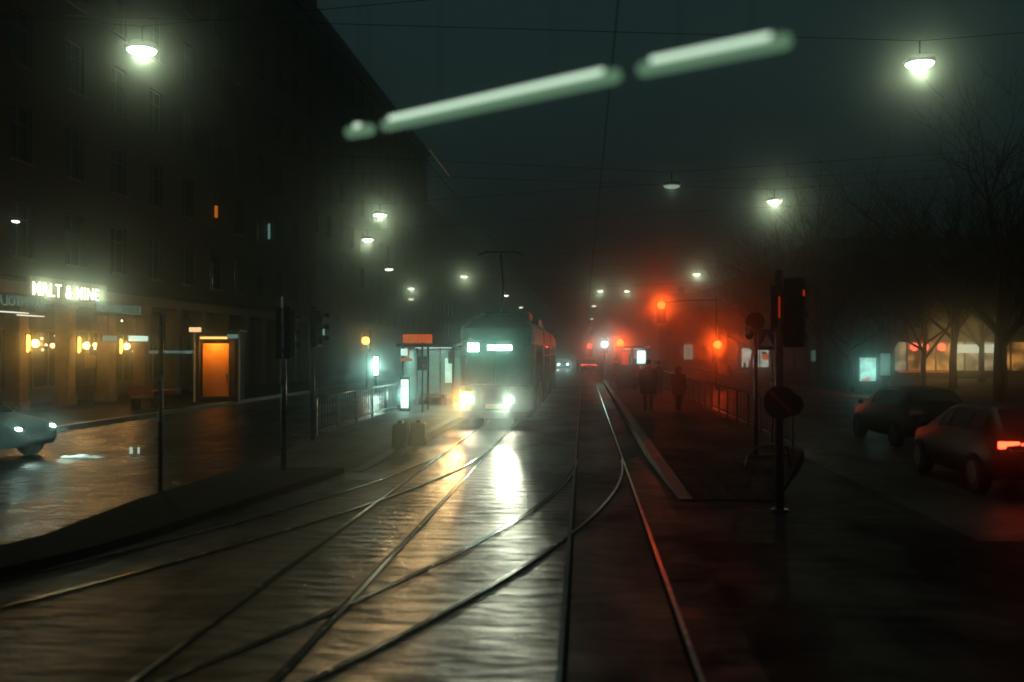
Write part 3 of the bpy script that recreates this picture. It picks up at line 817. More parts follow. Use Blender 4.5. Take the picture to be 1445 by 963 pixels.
reflected_tube((494, 187), (522, 183), 'short stub of reflected tram strip light at the lower end of the slanting line')
a, b = G(300, 230, 3.33), G(1200, 40, 3.33)
o = MB().tube([(a.x - 12, a.y + 6, 5.96), (a.x, a.y, 5.93), (b.x, b.y, 5.93), (b.x + 12, b.y - 5, 5.96)], 0.006, 5).build('span_wire', 'dark')  # wire added to carry the reflection tubes
tag(o, 'added wire carrying the slanting strip light reflections', 'wire')

# ================================================================ TRAFFIC SIGNALS
def signal_head(t, z, lit, mat_lit, y=-0.16, x=0.0, w=0.58, h=1.36, r=0.25, back=False):
    hb = MB().box(x - w / 2, x + w / 2, y, y + 0.2, z - h / 2, z + h / 2).build('signal_head', 'dark', t, bevel=0.03)
    for i in range(3):
        zz = z + h * (0.31 - 0.31 * i)
        on = i == lit
        MB().disc((x, y - 0.012, zz), r, 'y', 0.02, 20).build('lens', mat_lit if on else 'pane_dark', hb)
        vs, fs = [], []
        n = 12
        for k in range(n + 1):
            a = PI * (0.0 + 1.0 * k / n)
            for dy, rr in ((-0.02, r + 0.025), (-0.2, r + 0.02)):
                vs.append((x + rr * math.cos(a), y + dy, zz + rr * math.sin(a)))
        for k in range(n):
            fs.append((2 * k, 2 * k + 1, 2 * k + 3, 2 * k + 2))
        MB().add(vs, fs).build('visor', 'dark', hb)
    return hb
def signal(px, py, Y, label, mat='red_lit', mast=False, power=260, col=(1, 0.065, 0.005), lit=0, zbase=0.0, rz=0.0):
    p = P(px, py, Y)
    t = T('traffic_signal', label, 'traffic light', (p.x, Y, zbase), rz, 'traffic signals ahead')
    hz = p.z - zbase - (0.42 - 0.42 * lit)
    if mast:
        MB().tube([(3.4, 0.1, 0), (3.4, 0.1, hz + 0.9)], [0.1, 0.07], 10).build('pole', 'pole_dark', t, True)
        MB().tube([(3.4, 0.1, hz + 0.75), (1.5, 0.1, hz + 0.72), (0, 0.1, hz + 0.55)], 0.05, 8).build('mast_arm', 'pole_dark', t, True)
    else:
        MB().tube([(0, 0.12, 0), (0, 0.12, hz + 0.6)], 0.055, 10).build('pole', 'pole_dark', t, True)
    signal_head(t, hz, lit, mat)
    light('SPOT', 'signal_light', t, (0, -0.24, hz + 0.42 - 0.42 * lit), power, col, 0.1, (R(-88), 0, 0), 160, 0.4)
    return t
signal(933, 431, 62, 'red traffic signal hung highest on a mast arm', mast=True, power=400)
signal(1012, 487, 62, 'red traffic signal on a post before the brown house', power=380)
signal(875, 485, 62, 'red traffic signal by the platform shelter, lower of the central reds', power=300, zbase=0.2)
signal(832, 489, 104, 'small far red traffic signal at the fog end of the tracks', 'red_far', power=130)
signal(853, 486, 78, 'pale white tram signal between two red ones', 'white_sig', power=90, col=(0.55, 1, 0.85), lit=1)
signal(517, 481, 62, 'tiny amber signal on the dark pavement before the shelter', 'amber', power=20, col=(1, 0.4, 0.05), lit=1, zbase=0.0)

# near dark signal pole by the platform tip (seen against the plaza)
b = G(1100, 722)
t = T('traffic_signal', 'tall dark signal pole with a long black head leaking red, near the platform tip', 'traffic light', (b.x, b.y, 0), R(158))
MB().tube([(0, 0, 0), (0, 0, 3.62)], 0.062, 14).build('pole', 'pole_dark', t, True)
MB().disc((0, 0, 0.02), 0.14, 'z', 0.04).build('base', 'pole_dark', t)
hb = MB().box(-0.36, -0.07, -0.22, 0.06, 2.46, 3.50).build('signal_head', 'dark', t, bevel=0.03)
for i in range(3):
    zz = 3.3 - 0.34 * i
    MB().disc((-0.215, -0.232, zz), 0.11, 'y', 0.02, 20).build('lens', 'red_leak' if i == 0 else 'pane_dark', hb)
    vs, fs = [], []
    for k_ in range(13):
        a = PI * (-0.15 + 1.3 * k_ / 12)
        for dy in (-0.24, -0.46):
            vs.append((-0.215 + 0.13 * math.cos(a), dy, zz + 0.13 * math.sin(a)))
    for k_ in range(12):
        fs.append((2 * k_, 2 * k_ + 1, 2 * k_ + 3, 2 * k_ + 2))
    MB().add(vs, fs).build('visor', 'dark', hb)
h2 = MB().box(0.065, 0.12, -0.10, 0.10, 2.70, 3.40).build('side_head', 'dark', t, bevel=0.03)
MB().box(-0.03, -0.015, 0.07, 0.10, 2.90, 3.22).build('light_slit', 'red_leak', h2)
MB().box(-0.375, -0.361, -0.02, 0.05, 3.22, 3.31).build('light_slit', 'red_leak', hb)
# round no-stopping plate on its own bracket below the head, facing the tracks
MB().disc((-0.04, 0.12, 1.64), 0.25, 'y', 0.03, 28).build('round_plate', 'dark', t)
MB().box(-0.21, 0.21, 0.138, 0.147, -0.022, 0.022, Matrix.Translation((-0.04, 0, 1.66)) @ Matrix.Rotation(R(-44), 4, 'Y')).build('diagonal_bar', 'red', t)
vs, fs = [], []
for k_ in range(28):
    a = 2 * PI * k_ / 28
    for rr in (0.25, 0.228): vs.append((-0.04 + rr * math.cos(a), 0.138, 1.64 + rr * math.sin(a)))
for k_ in range(28): fs.append((2 * k_, 2 * k_ + 1, (2 * k_ + 3) % 56, (2 * k_ + 2) % 56))
MB().add(vs, fs).build('plate_rim', 'dark', t)
MB().disc((-0.16, -0.14, 1.60), 0.17, 'y', 0.03, 28).build('rear_plate', 'dark', t)
# thinner pole with round sign
b = G(1067, 655)
t = T('sign_post', 'thin post topped by a round dark sign, beside the tall signal pole', 'sign', (b.x, b.y, 0), R(-20))
MB().tube([(0, 0, 0), (0, 0, 3.1)], 0.045, 10).build('post', 'pole_dark', t, True)
MB().disc((0, -0.07, 3.02), 0.2, 'y', 0.03, 28).build('round_plate', 'dark', t)
MB().ball((-0.14, -0.02, 2.80), 0.10, 0.14, 0.16, 12, 8).build('lamp_hood', 'pole', t, True)
MB().box(0.06, 0.42, -0.05, -0.02, 2.42, 2.86).build('square_plate', 'blue', t)
MB().add([(0.1, -0.055, 2.5), (0.38, -0.055, 2.5), (0.24, -0.055, 2.76)], [(0, 1, 2)]).build('triangle_mark', 'white', t)
b = G(1090, 640)
t = T('sign_post', 'bare thin post just behind the tall signal pole', 'post', (b.x, b.y, 0), 0)
MB().tube([(0, 0, 0), (0, 0, 2.75)], 0.03, 8).build('post', 'pole', t, True)
MB().ball((0, 0, 2.76), 0.035, nu=8, nv=5).build('cap', 'dark', t, True)
# curved hoop barrier by the pole
b = G(1075, 668)
t = T('hoop_barrier', 'low bent hoop barrier at the foot of the signal poles', 'barrier', (b.x, b.y, 0), R(15))
MB().tube([(-0.35, 0, 0), (-0.30, 0, 0.3), (-0.1, 0, 0.52), (0.25, 0, 0.56), (0.55, 0, 0.5), (0.62, 0, 0)], 0.03, 8).build('hoop', 'pole_dark', t, True)
MB().box(-0.3, 0.6, -0.015, 0.015, 0.30, 0.36).build('cross_bar', 'pole_dark', t)

# left posts
b = G(226, 702)
t = T('sign_post', 'thin tall post with an edge-on plate at the dark median', 'sign', (b.x, b.y, 0), R(113))
MB().tube([(0, 0, 0), (0, 0, 3.0)], 0.038, 10).build('post', 'pole', t, True)
MB().disc((0, -0.06, 2.72), 0.3, 'y', 0.025, 28).build('round_plate', 'blue', t)
MB().disc((0, -0.06, 2.2), 0.2, 'y', 0.02, 20).build('lower_plate', 'yellow', t)
b = G(400, 672)
t = T('traffic_signal', 'dark pole with a black signal head seen from behind, on the median end', 'traffic light', (b.x, b.y, 0.0), R(160))
MB().tube([(0, 0, 0), (0, 0, 3.45)], 0.055, 12).build('pole', 'pole', t, True)
signal_head(t, 2.75, 9, 'pane_dark', -0.2, w=0.27, h=0.9, r=0.095)
MB().box(-0.16, 0.16, 0.02, 0.04, 2.25, 3.25).build('back_board', 'dark_matte', t)
b = G(441, 632)
t = T('traffic_signal', 'dark platform signal with a small teal glint on its hood', 'traffic light', (b.x, b.y, 0.0), R(75))
MB().tube([(0, 0, 0), (0, 0, 3.5)], 0.055, 12).build('pole', 'pole_dark', t, True)
signal_head(t, 2.95, 9, 'pane_dark', -0.2, w=0.27, h=0.9, r=0.095)
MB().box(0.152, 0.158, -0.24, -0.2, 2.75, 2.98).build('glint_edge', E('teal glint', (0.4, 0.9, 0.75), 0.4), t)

# ================================================================ RAILINGS
def railing(x, y0, y1, z, label, top='pole_dark'):
    t = T('platform_railing', label, 'railing', (x, y0, z), 0)
    L = y1 - y0
    MB().tube([(0, 0, 1.0), (0, L, 1.0)], 0.035, 8).build('top_rail', top, t, True)
    MB().tube([(0, 0, 0.18), (0, L, 0.18)], 0.02, 6).build('bottom_rail', 'pole_dark', t, True)
    n = int(L / 2.0); p0 = None
    for i in range(n + 1):
        if p0 is None:
            p0 = p = MB().box(-0.03, 0.03, -0.03, 0.03, 0, 0.97).build('post', 'pole', t)
        else:
            p = p0.copy(); COL.objects.link(p); p.parent = t
        p.location = (0, L * i / n, 0)
    mb = MB()
    m = int(L / 0.28)
    for i in range(1, m):
        if abs((L * i / m) % (L / n)) < 0.1: continue
        mb.box(-0.008, 0.008, L * i / m - 0.008, L * i / m + 0.008, 0.19, 0.985)
    mb.build('balusters', 'pole_dark', t)
    return t
railing(4.72, 23.0, 64, 0.2, 'long thin metal railing along the platform where people wait')
railing(-6.9, 25.3, 39, 0.2, 'metal railing leading to the tram shelter', 'pole')

# ================================================================ TRAM
TX, TY, TL = -2.75, 30.6, 24.0
tram = T('tram', 'green and cream tram with lit windscreen and two bright headlamps', 'tram', (TX, TY, 0))
side_ys = [0.95, 1.25, 2.45, 2.6, 4.0, 4.15, 5.55, 5.7, 7.1, 7.5, 8.3, 8.7, 10.1, 10.25, 11.55, 11.7, 13.1, 13.25, 14.65, 15.0, 15.8, 16.2, 17.6, 17.75, 19.15, 19.3, 20.6, 20.75, 22.1, 22.25, 23.4, TL]
front = [(0.0, 0.0), (0.35, 0.02), (0.7, 0.09), (0.95, 0.22), (1.1, 0.42), (1.17, 0.65)]
half = front + [(1.2, y) for y in side_ys]
def lean(z):
    return 0.0 if z < 1.15 else (z - 1.15) * 0.24
def outline_pt(i, sgn, z, shrink=0.0):
    x, y = half[i]
    k_ = max(0.0, 1 - y / 1.25)
    return ((x - shrink * (1.0 if i > 1 else i * .5)) * sgn, y + lean(z) * k_ + shrink * k_, z)
def band(z0, z1, i0, i1, mb, s0=0.0, s1=0.0, sides=(-1, 1)):
    for sgn in sides:
        for i in range(i0, i1):
            a, b = outline_pt(i, sgn, z0, s0), outline_pt(i + 1, sgn, z0, s0)
            c, d = outline_pt(i + 1, sgn, z1, s1), outline_pt(i, sgn, z1, s1)
            mb.add([a, b, c, d], [(0, 1, 2, 3)])
NF, NH = len(front), len(half)
low = MB(); band(0.55, 1.18, 0, NH - 1, low); band(0.32, 0.55, 0, NH - 1, low, 0.12, 0.0)
low.box(-1.2, 1.2, TL - 0.05, TL, 0.32, 3.2).box(-1.1, 1.1, 0.5, TL - 0.1, 0.33, 0.37)
low.build('lower_body', 'green', tram)
wst = MB(); band(1.181, 1.30, 0, NH - 1, wst, -0.006, -0.006); wst.build('waist_band', 'green', tram)
ws = MB(); band(1.30, 2.72, 0, 5, ws, 0.01, 0.01); ws.build('windscreen', 'glass_tram', tram)
pil = MB()
for i in range(5, NH - 1):
    wdt = half[i + 1][1] - half[i][1]
    if wdt < 0.9: band(1.30, 2.62, i, i + 1, pil)
pil.build('pillars', 'dark', tram)
doors = {(1.25, 2.45), (7.5, 8.3), (15.0, 15.8)}
for sgn in (-1, 1):
    for i in range(NF, NH - 1):
        y0, y1 = half[i][1], half[i + 1][1]
        if (y0, y1) in doors and sgn == 1 or y1 - y0 >= 0.9:
            mb = MB(); band(1.301, 2.62, i, i + 1, mb, 0.02, 0.02, (sgn,))
            w = mb.build('side_window', 'glass_tram', tram)
            MB().box(sgn * 1.2 - 0.006, sgn * 1.2 + 0.006, y0, y1, 2.2, 2.235).build('window_bar', 'dark', w)
for (y0, y1) in sorted(doors):
    for sgn in (1,):
        d = MB().box(sgn * 1.2 - 0.02, sgn * 1.2 + 0.012, y0 + 0.02, y1 - 0.02, 0.42, 1.28).build('door', 'green', tram)
        MB().box(sgn * 1.2 + 0.012, sgn * 1.2 + 0.03, (y0 + y1) / 2 - 0.012, (y0 + y1) / 2 + 0.012, 0.45, 1.25).build('door_seam', 'dark', d)
for sgn in (-1, 1):
    up = MB(); band(2.62, 2.98, 4, NH - 1, up, 0, 0, (sgn,)); band(2.98, 3.18, 4, NH - 1, up, 0, 0.05, (sgn,))
    up.build('upper_band', 'orange_paint', tram, label='band above the side windows, painted orange like the light it reflects')  # orange light reflected on the tram side, put into the paint colour
cap = MB(); band(2.72, 3.12, 0, 5, cap, 0.0, 0.03); cap.build('front_cap', 'green', tram)
rf = MB(); band(3.12, 3.42, 0, NH - 1, rf, 0.03, 0.35); band(3.42, 3.56, 0, NH - 1, rf, 0.35, 0.8)
rf.add([outline_pt(0, 1, 3.56, 0.8), (0.4, 1, 3.57), (0.4, TL, 3.56), (-0.4, TL, 3.56), (-0.4, 1, 3.57)], [(0, 1, 2, 3, 4)])
for z, s in ((3.56, 0.8),):
    band(z, z + 0.02, 0, NH - 1, rf, s, 1.2)
rf.build('roof', 'dark', tram)
for y0, y1 in ((5.0, 7.2), (12.5, 15.5)):
    MB().box(-0.8, 0.8, y0, y1, 3.5, 3.8).build('roof_unit', 'dark', tram, bevel=0.05)
# windscreen centre pillar, wipers, mirrors, bumper
MB().tube([(0.0, 0.03, 1.3), (0.0, 0.38, 2.7)], 0.02, 6).build('centre_pillar', 'dark', tram)
for sx in (-0.5, 0.45):
    MB().tube([(sx, 0.0, 1.28), (sx + 0.35, 0.06, 1.75)], 0.014, 5).build('wiper', 'dark', tram)
for sgn in (-1, 1):
    a = MB().tube([(sgn * 1.1, 0.5, 2.6), (sgn * 1.34, 0.32, 2.55), (sgn * 1.38, 0.28, 2.4)], 0.02, 6).build('mirror_arm', 'dark', tram)
    MB().box(sgn * 1.38 - 0.1, sgn * 1.38 + 0.1, 0.24, 0.3, 2.0, 2.4).build('mirror', 'dark', a, bevel=0.02)
bm_ = MB(); band(0.34, 0.52, 0, 4, bm_, -0.06, -0.06); bm_.build('bumper', 'dark', tram)
# headlamps & indicators
def front_y(x):
    for i in range(NF - 1):
        if front[i][0] <= abs(x) <= front[i + 1][0]:
            f_ = (abs(x) - front[i][0]) / (front[i + 1][0] - front[i][0]); return front[i][1] + f_ * (front[i + 1][1] - front[i][1])
    return 0.6
for x in (-0.78, 0.47):
    y = front_y(x)
    h = MB().disc((x, y - 0.03, 0.90), 0.15, 'y', 0.06, 18).build('headlamp', 'dark', tram)
    MB().disc((x, y - 0.07, 0.90), 0.115, 'y', 0.02, 18).build('lens', 'head', h)
    light('SPOT', 'headlamp_light', tram, (x, y - 0.2, 0.90), 4200 if x < 0 else 1100, (1.0, 0.62, 0.24) if x < 0 else (0.92, 1.0, 0.72), 0.11, (R(-86.0), 0, 0), 12.5, 0.5)
MB().box(-1.06, -0.9, 0.10, 0.17, 0.92, 1.04).build('indicator', 'turn', tram)
light('POINT', 'indicator_light', tram, (-1.2, -0.15, 0.98), 40, (1.0, 0.28, 0.02), 0.08)
MB().box(-0.28, 0.28, -0.035, -0.003, 0.62, 0.76).build('number_plate', 'cream', tram)
# destination displays behind the glass
MB().box(-0.88, -0.54, 0.44, 0.48, 2.38, 2.64).build('route_display', 'display', tram)
MB().box(-0.26, 0.50, 0.42, 0.46, 2.42, 2.58).build('destination_display', 'display', tram)
MB().box(-0.95, 0.95, 0.50, 0.56, 2.34, 2.68).build('display_case', 'dark', tram)
# interior
MB().box(-1.05, 1.05, 0.35, 0.85, 1.05, 1.35).build('dashboard', 'dark', tram, bevel=0.04)
MB().box(-1.12, 1.12, 2.5, 2.56, 0.4, 2.6).build('cab_partition', 'green', tram)
for y in (4.0, 9.0, 14.0, 19.0):
    MB().box(-0.15, 0.15, y - 1.2, y + 1.2, 2.58, 2.62).build('ceiling_light', 'cabin', tram)
light('AREA', 'cab_light', tram, (-0.5, 1.4, 2.6), 26, (0.5, 1, 0.76), 0.9, (0, 0, 0))
for k_ in range(6):
    y = 3.6 + k_ * 2.9
    for sgn in (-1, 1):
        s_ = MB().box(sgn * 0.85 - 0.25, sgn * 0.85 + 0.25, y, y + 0.45, 0.75, 0.85).box(sgn * 0.85 - 0.25, sgn * 0.85 + 0.25, y + 0.45, y + 0.53, 0.75, 1.5).build('seat', 'blue', tram)
# running gear
for y in (2.6, 4.4, 11.0, 12.8, 19.5, 21.3):
    for sgn in (-1, 1):
        MB().disc((sgn * 0.5, y, 0.33), 0.3, 'x', 0.12, 18).build('wheel', 'dark_matte', tram)
for y in (8.0, 15.7):
    MB().box(-1.21, 1.21, y - 0.1, y + 0.1, 0.45, 3.1).build('bellows', 'dark_matte', tram)
# pantograph
pg = MB().tube([(-0.35, 2.2, 3.62), (0.35, 2.2, 3.62)], 0.03, 6).tube([(0, 2.2, 3.62), (0, 3.4, 4.5)], 0.045, 8).tube([(0, 3.4, 4.5), (0, 2.3, 5.6)], 0.035, 8).build('pantograph', 'dark', tram)
MB().tube([(-0.75, 2.3, 5.58), (-0.5, 2.3, 5.68), (0.5, 2.3, 5.68), (0.75, 2.3, 5.58)], 0.025, 6).build('collector_bar', 'dark', pg)

# ================================================================ SHELTERS
def shelter(loc, rz, label, L=2.7, D=1.5, lights=60, board=True):
    t = T('tram_shelter', label, 'shelter', loc, rz)
    MB().box(-L / 2 - 0.2, L / 2 + 0.2, -0.3, D + 0.2, 2.34, 2.46).build('roof', 'dark', t, bevel=0.02)
    for x in (-L / 2, 0.0, L / 2):
        for y in (0.0, D):
            MB().box(x - 0.04, x + 0.04, y - 0.04, y + 0.04, 0, 2.34).build('post', 'pole_dark', t)
    MB().box(-L / 2 + 0.05, -0.05, D - 0.01, D + 0.01, 0.25, 2.25).build('back_pane', 'glass_misty', t)
    MB().box(0.05, L / 2 - 0.05, D - 0.01, D + 0.01, 0.25, 2.25).build('back_pane', 'glass_misty', t)
    for x in (-L / 2, L / 2):
        MB().box(x - 0.01, x + 0.01, 0.05, D - 0.05, 0.25, 2.25).build('side_pane', 'glass_misty', t)
    b_ = MB().box(-L / 2 + 0.3, L / 2 - 0.5, D - 0.5, D - 0.1, 0.43, 0.48).build('bench', 'wood', t)
    for x in (-L / 2 + 0.5, L / 2 - 0.7): MB().box(x - 0.03, x + 0.03, D - 0.45, D - 0.15, 0, 0.43).build('leg', 'dark', b_)
    MB().box(-L / 2 + 0.2, L / 2 - 0.2, D * 0.5 - 0.05, D * 0.5 + 0.05, 2.30, 2.335).build('ceiling_lamp', 'teal_box', t)
    light('AREA', 'shelter_light', t, (0, D * 0.5, 2.25), lights, (0.55, 1.0, 0.8), 1.6, (0, 0, 0))
    MB().box(L / 2 - 0.75, L / 2 - 0.15, D - 0.06, D - 0.02, 0.9, 1.9).build('timetable', 'white', t)
    return t
c = G(604, 578, 0.2)
sh = shelter((c.x, c.y, 0.2), R(0), 'glass tram shelter glowing teal, with an orange lit board on its roof', 1.9, 3.2, 130)
a, b = P(568, 481, c.y - 0.2), P(611, 467, c.y - 0.2)
bd = MB().box(a.x - c.x, b.x - c.x, -0.26, -0.2, 2.47, 2.47 + (b.z - a.z)).build('roof_board', 'dark', sh)
MB().box(a.x - c.x + 0.02, (b.x + a.x) / 2 - c.x, -0.272, -0.262, 2.49, 2.45 + (b.z - a.z)).build('board_face', 'orange_sign', bd)
MB().box((b.x + a.x) / 2 - c.x + 0.01, b.x - c.x - 0.02, -0.272, -0.262, 2.49, 2.45 + (b.z - a.z)).build('board_face', E('deeper orange face', (1.0, 0.13, 0.012), 0.5), bd)
MB().box(-0.98, -0.7, -0.32, -0.28, 2.02, 2.28).build('lamp_panel', 'teal_box', sh)
MB().box(-1.0, -0.55, -0.33, -0.30, 1.82, 1.92).box(-0.72, -0.66, -0.33, -0.30, 1.93, 2.3).build('red_frame', E('red frame', (1, 0.15, 0.02), 0.35), sh)
# lit advert column beside the shelter
p = P(571, 545, c.y - 1.0)
t = T('advert_stand', 'narrow dazzling white advert column at the shelter entrance', 'sign', (p.x, c.y - 1.0, 0.2), 0)
MB().box(-0.14, 0.14, -0.02, 0.0, 0.1, 1.15).build('face', EV('white column face', (0.7, 1, 0.86), 2.2, 3, 0.4), t)
MB().box(-0.18, 0.18, 0.001, 0.12, 0.0, 1.25).build('case', 'dark', t)
light('AREA', 'column_light', t, (0, -0.25, 0.6), 10, (0.6, 1, 0.85), 0.4, (R(-90), 0, 0))
p = P(530.5, 516, 56)
t = T('advert_stand', 'slim glowing white panel standing alone in the dark before the shelter', 'sign', (p.x, 56, 0.0), 0)
MB().box(-0.13, 0.13, -0.02, 0.0, p.z - 0.55, p.z + 0.5).build('face', E('slim panel face', (0.72, 1, 0.8), 5), t)
MB().box(-0.2, 0.2, 0.001, 0.12, p.z - 0.62, p.z + 0.58).build('case', 'dark', t)
MB().box(-0.05, 0.05, 0.02, 0.1, 0, p.z - 0.62).build('foot', 'dark', t)
light('AREA', 'panel_light', t, (0, -0.3, p.z), 40, (0.6, 1, 0.8), 0.4, (R(-90), 0, 0))
# stop information pole in front of the shelter
p = G(596, 582, 0.2)
t = T('stop_pole', 'thin dark stop pole in front of the tram shelter', 'post', (p.x, p.y, 0.2), 0)
MB().tube([(0, 0, 0), (0, 0, 2.5)], 0.035, 8).build('pole', 'dark', t, True)
MB().box(-0.18, 0.18, -0.03, 0.03, 1.5, 2.0).build('timetable', 'dark', t)
# right platform far shelter with lit panel
p = G(893, 549, 0.2)
s2 = shelter((p.x, p.y, 0.2), 0, 'small far platform shelter with a bright white panel behind the walkers', 1.5, 2.0, 8)
a, b = P(899, 513, p.y - 0.1), P(911, 495, p.y - 0.1)
MB().box(a.x - p.x, b.x - p.x, -0.12, -0.06, a.z - 0.2, b.z - 0.2).build('lit_panel', E('white panel', (0.6, 1, 0.92), 2.2), s2)
MB().box(-0.62, -0.25, 0.2, 0.24, 1.4, 2.1).build('red_poster', E('red poster', (1, 0.1, 0.05), 0.5), s2)

# ================================================================ BLOCKS at the platform end
for i, (px0, px1, pyb, h, lab) in enumerate(((554, 576, 640, 0.55, 'dark stubby concrete block at the platform nose, taller of two'), (578, 602, 636, 0.52, 'dark stubby concrete block at the platform nose, beside its taller twin'))):
    a, b = G(px0, pyb), G(px1, pyb)
    t = T('barrier_block', lab, 'barrier', ((a.x + b.x) / 2, a.y, 0.15), R(4 + 5 * i), 'platform end blocks')
    w = (b.x - a.x) / 2
    MB().add([(-w, -0.3, 0), (w, -0.3, 0), (w, 0.5, 0), (-w, 0.5, 0), (-w * 0.85, -0.22, h), (w * 0.85, -0.22, h), (w * 0.85, 0.42, h), (-w * 0.85, 0.42, h)],
             [(0, 3, 2, 1), (4, 5, 6, 7), (0, 1, 5, 4), (1, 2, 6, 5), (2, 3, 7, 6), (3, 0, 4, 7)]).build('block', 'dark_matte', t, bevel=0.04)
    MB().box(-w * 0.3, w * 0.3, -0.06, 0.26, h + 0.001, h + 0.07).build('lifting_lug', 'dark', t)

# slush shaped as a road highlight; reflector stubs that emit their own glow
def slush(px, py, rx, ry, rz, lab, seed):
    rnd = random.Random(seed)
    p = G(px, py)
    mb = MB()
    for k_ in range(26):
        a = rnd.uniform(0, 2 * PI); q = math.sqrt(rnd.random())
        s_ = rnd.uniform(0.4, 1.0) * (1.15 - q * 0.7)
        mb.ball((p.x + rx * q * math.cos(a), p.y + ry * q * math.sin(a), 0.0), 0.22 * s_, 0.16 * s_, rz * s_, 9, 6)
    o = mb.build('highlight_slush', 'slush', None, True)
    tag(o, lab, 'slush')
slush(117, 646, 0.50, 0.12, 0.08, 'heap of white slush shaped after the bright streak in the car headlamp beam', 3)
for i, px in enumerate((185, 195.5)):
    p = G(px, 641)
    t = T('reflector_post', 'tiny pale reflector stub on the road edge, %s' % ('fatter of a pair' if i == 0 else 'thinner of a pair'), 'post', p, R(20), 'reflector stubs')
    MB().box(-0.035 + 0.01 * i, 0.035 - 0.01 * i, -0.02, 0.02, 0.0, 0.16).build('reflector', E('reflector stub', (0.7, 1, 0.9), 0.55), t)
    MB().box(-0.06, 0.06, -0.05, 0.05, -0.01, 0.012).build('base', 'dark', t)

# ================================================================ CARS (front at local +y)
def make_car(label, paint='carpaint', heads=False, tails=False, cat='car', Lc=4.5):
    t = T('parked_car' if False else 'car', label, cat)
    st = [(0.0, 0.62, 0.42, 0.78, 0.80, 0.62), (0.12, 0.80, 0.30, 0.92, 0.98, 0.74), (0.35, 0.86, 0.26, 0.98, 1.12, 0.66), (0.75, 0.88, 0.24, 1.0, 1.40, 0.60), (1.3, 0.89, 0.22, 1.0, 1.47, 0.60),
          (2.2, 0.89, 0.22, 0.98, 1.47, 0.60), (2.75, 0.89, 0.22, 0.96, 1.36, 0.60), (3.35, 0.88, 0.23, 0.94, 0.97, 0.70), (3.95, 0.85, 0.25, 0.84, 0.88, 0.70), (4.35, 0.76, 0.30, 0.72, 0.75, 0.64), (4.5, 0.55, 0.40, 0.62, 0.64, 0.48)]
    vs, fs = [], []
    for (y, w, zb, zs, zr, wr) in st:
        y -= 2.25; zm = (zb + zs) / 2
        ring = [(w * 0.86, zb), (w, zb + 0.12), (w * 1.01, zm), (w * 0.97, zs), (wr, zr - 0.03), (wr * 0.6, zr), (-wr * 0.6, zr), (-wr, zr - 0.03), (-w * 0.97, zs), (-w * 1.01, zm), (-w, zb + 0.12), (-w * 0.86, zb)]
        vs += [(x, y, z) for x, z in ring]
    n = 12
    for i in range(len(st) - 1):
        for k_ in range(n): fs.append((i * n + k_, i * n + (k_ + 1) % n, (i + 1) * n + (k_ + 1) % n, (i + 1) * n + k_))
    fs.append(tuple(range(n))); fs.append(tuple((len(st) - 1) * n + k_ for k_ in range(n)))
    MB().add(vs, fs).build('body', paint, t, True)
    # glazing just proud of the shell
    def pt(i, k_, out=0.012):
        v = Vector(vs[i * n + k_]); return v + Vector((out if v.x > 0 else -out, 0, 0.004))
    for k1, k2 in ((3, 4), (8, 7)):
        for i0, i1 in ((3, 4), (4, 5), (5, 6)):
            a, b, c_, d = pt(i0, k1), pt(i1, k1), pt(i1, k2), pt(i0, k2)
            q = [a.lerp(d, 0.1).lerp(b.lerp(c_, 0.1), 0.04), b.lerp(c_, 0.1).lerp(a.lerp(d, 0.1), 0.04), c_.lerp(b, 0.12).lerp(d.lerp(a, 0.12), 0.04), d.lerp(a, 0.12).lerp(c_.lerp(b, 0.12), 0.04)]
            MB().add(q, [(0, 1, 2, 3)]).build('side_window', 'pane_dark', t)
    def slab(y0, z0, w0, y1, z1, w1, name, o):
        MB().add([(-w0, y0, z0), (w0, y0, z0), (w1, y1, z1), (-w1, y1, z1)], [(0, 1, 2, 3)]).build(name, o, t)
    slab(1.07, 1.0, 0.66, 0.52, 1.37, 0.56, 'windscreen', 'pane_dark')
    slab(-1.92, 1.10, 0.60, -1.52, 1.41, 0.55, 'rear_window', 'pane_dark')
    for (y, z, r_) in ((-1.42, 0.33, 0.33), (1.36, 0.33, 0.33)):
        for sx in (-1, 1):
            w = MB().disc((sx * 0.82, y, z), r_, 'x', 0.2, 22).build('wheel', 'dark_matte', t)
            MB().disc((sx * 0.925, y, z), r_ * 0.62, 'x', 0.02, 16).build('rim', 'rim', w)
    for sx in (-1, 1):
        MB().ball((sx * 0.97, 0.85, 1.02), 0.09, 0.06, 0.07, 8, 6).build('mirror', paint, t, True)
        h = MB().ball((sx * 0.56, 2.08, 0.66), 0.15, 0.10, 0.075, 12, 7).build('headlamp', 'head_car' if heads else 'dark_matte', t, True)
        MB().box(sx * 0.62 - 0.17, sx * 0.62 + 0.17, -2.20, -2.13, 0.80, 0.92).build('tail_lamp', 'tail' if tails else 'red', t, bevel=0.02)
    if tails:
        MB().box(-0.44, 0.44, -2.235, -2.20, 0.86, 0.895).build('light_bar', 'tail', t)
    if heads:
        for sx in (-1, 1):
            light('SPOT', 'headlamp_light', t, (sx * 0.56, 2.3, 0.68), 130, (0.66, 1, 0.85), 0.06, (R(52), 0, 0), 100, 1.0)
    MB().box(-0.26, 0.26, -2.262, -2.24, 0.52, 0.63).build('number_plate', 'white', t)
    MB().box(-0.4, 0.4, 2.20, 2.262, 0.45, 0.56).build('grille', 'dark', t)
    return t
p = G(53, 604, 0.66)
cr = make_car('dark car with one dazzling teal-white headlamp, turning past the restaurant', 'carpaint', heads=True)
cr.rotation_euler = (0, 0, R(-97)); cr.location = (p.x - 1.95, p.y - 0.1, 0)
cr2 = make_car('black car with bright red tail lamps standing in the wet road', 'carpaint', tails=2)
cr2.location = (7.55, 19.0, 0)
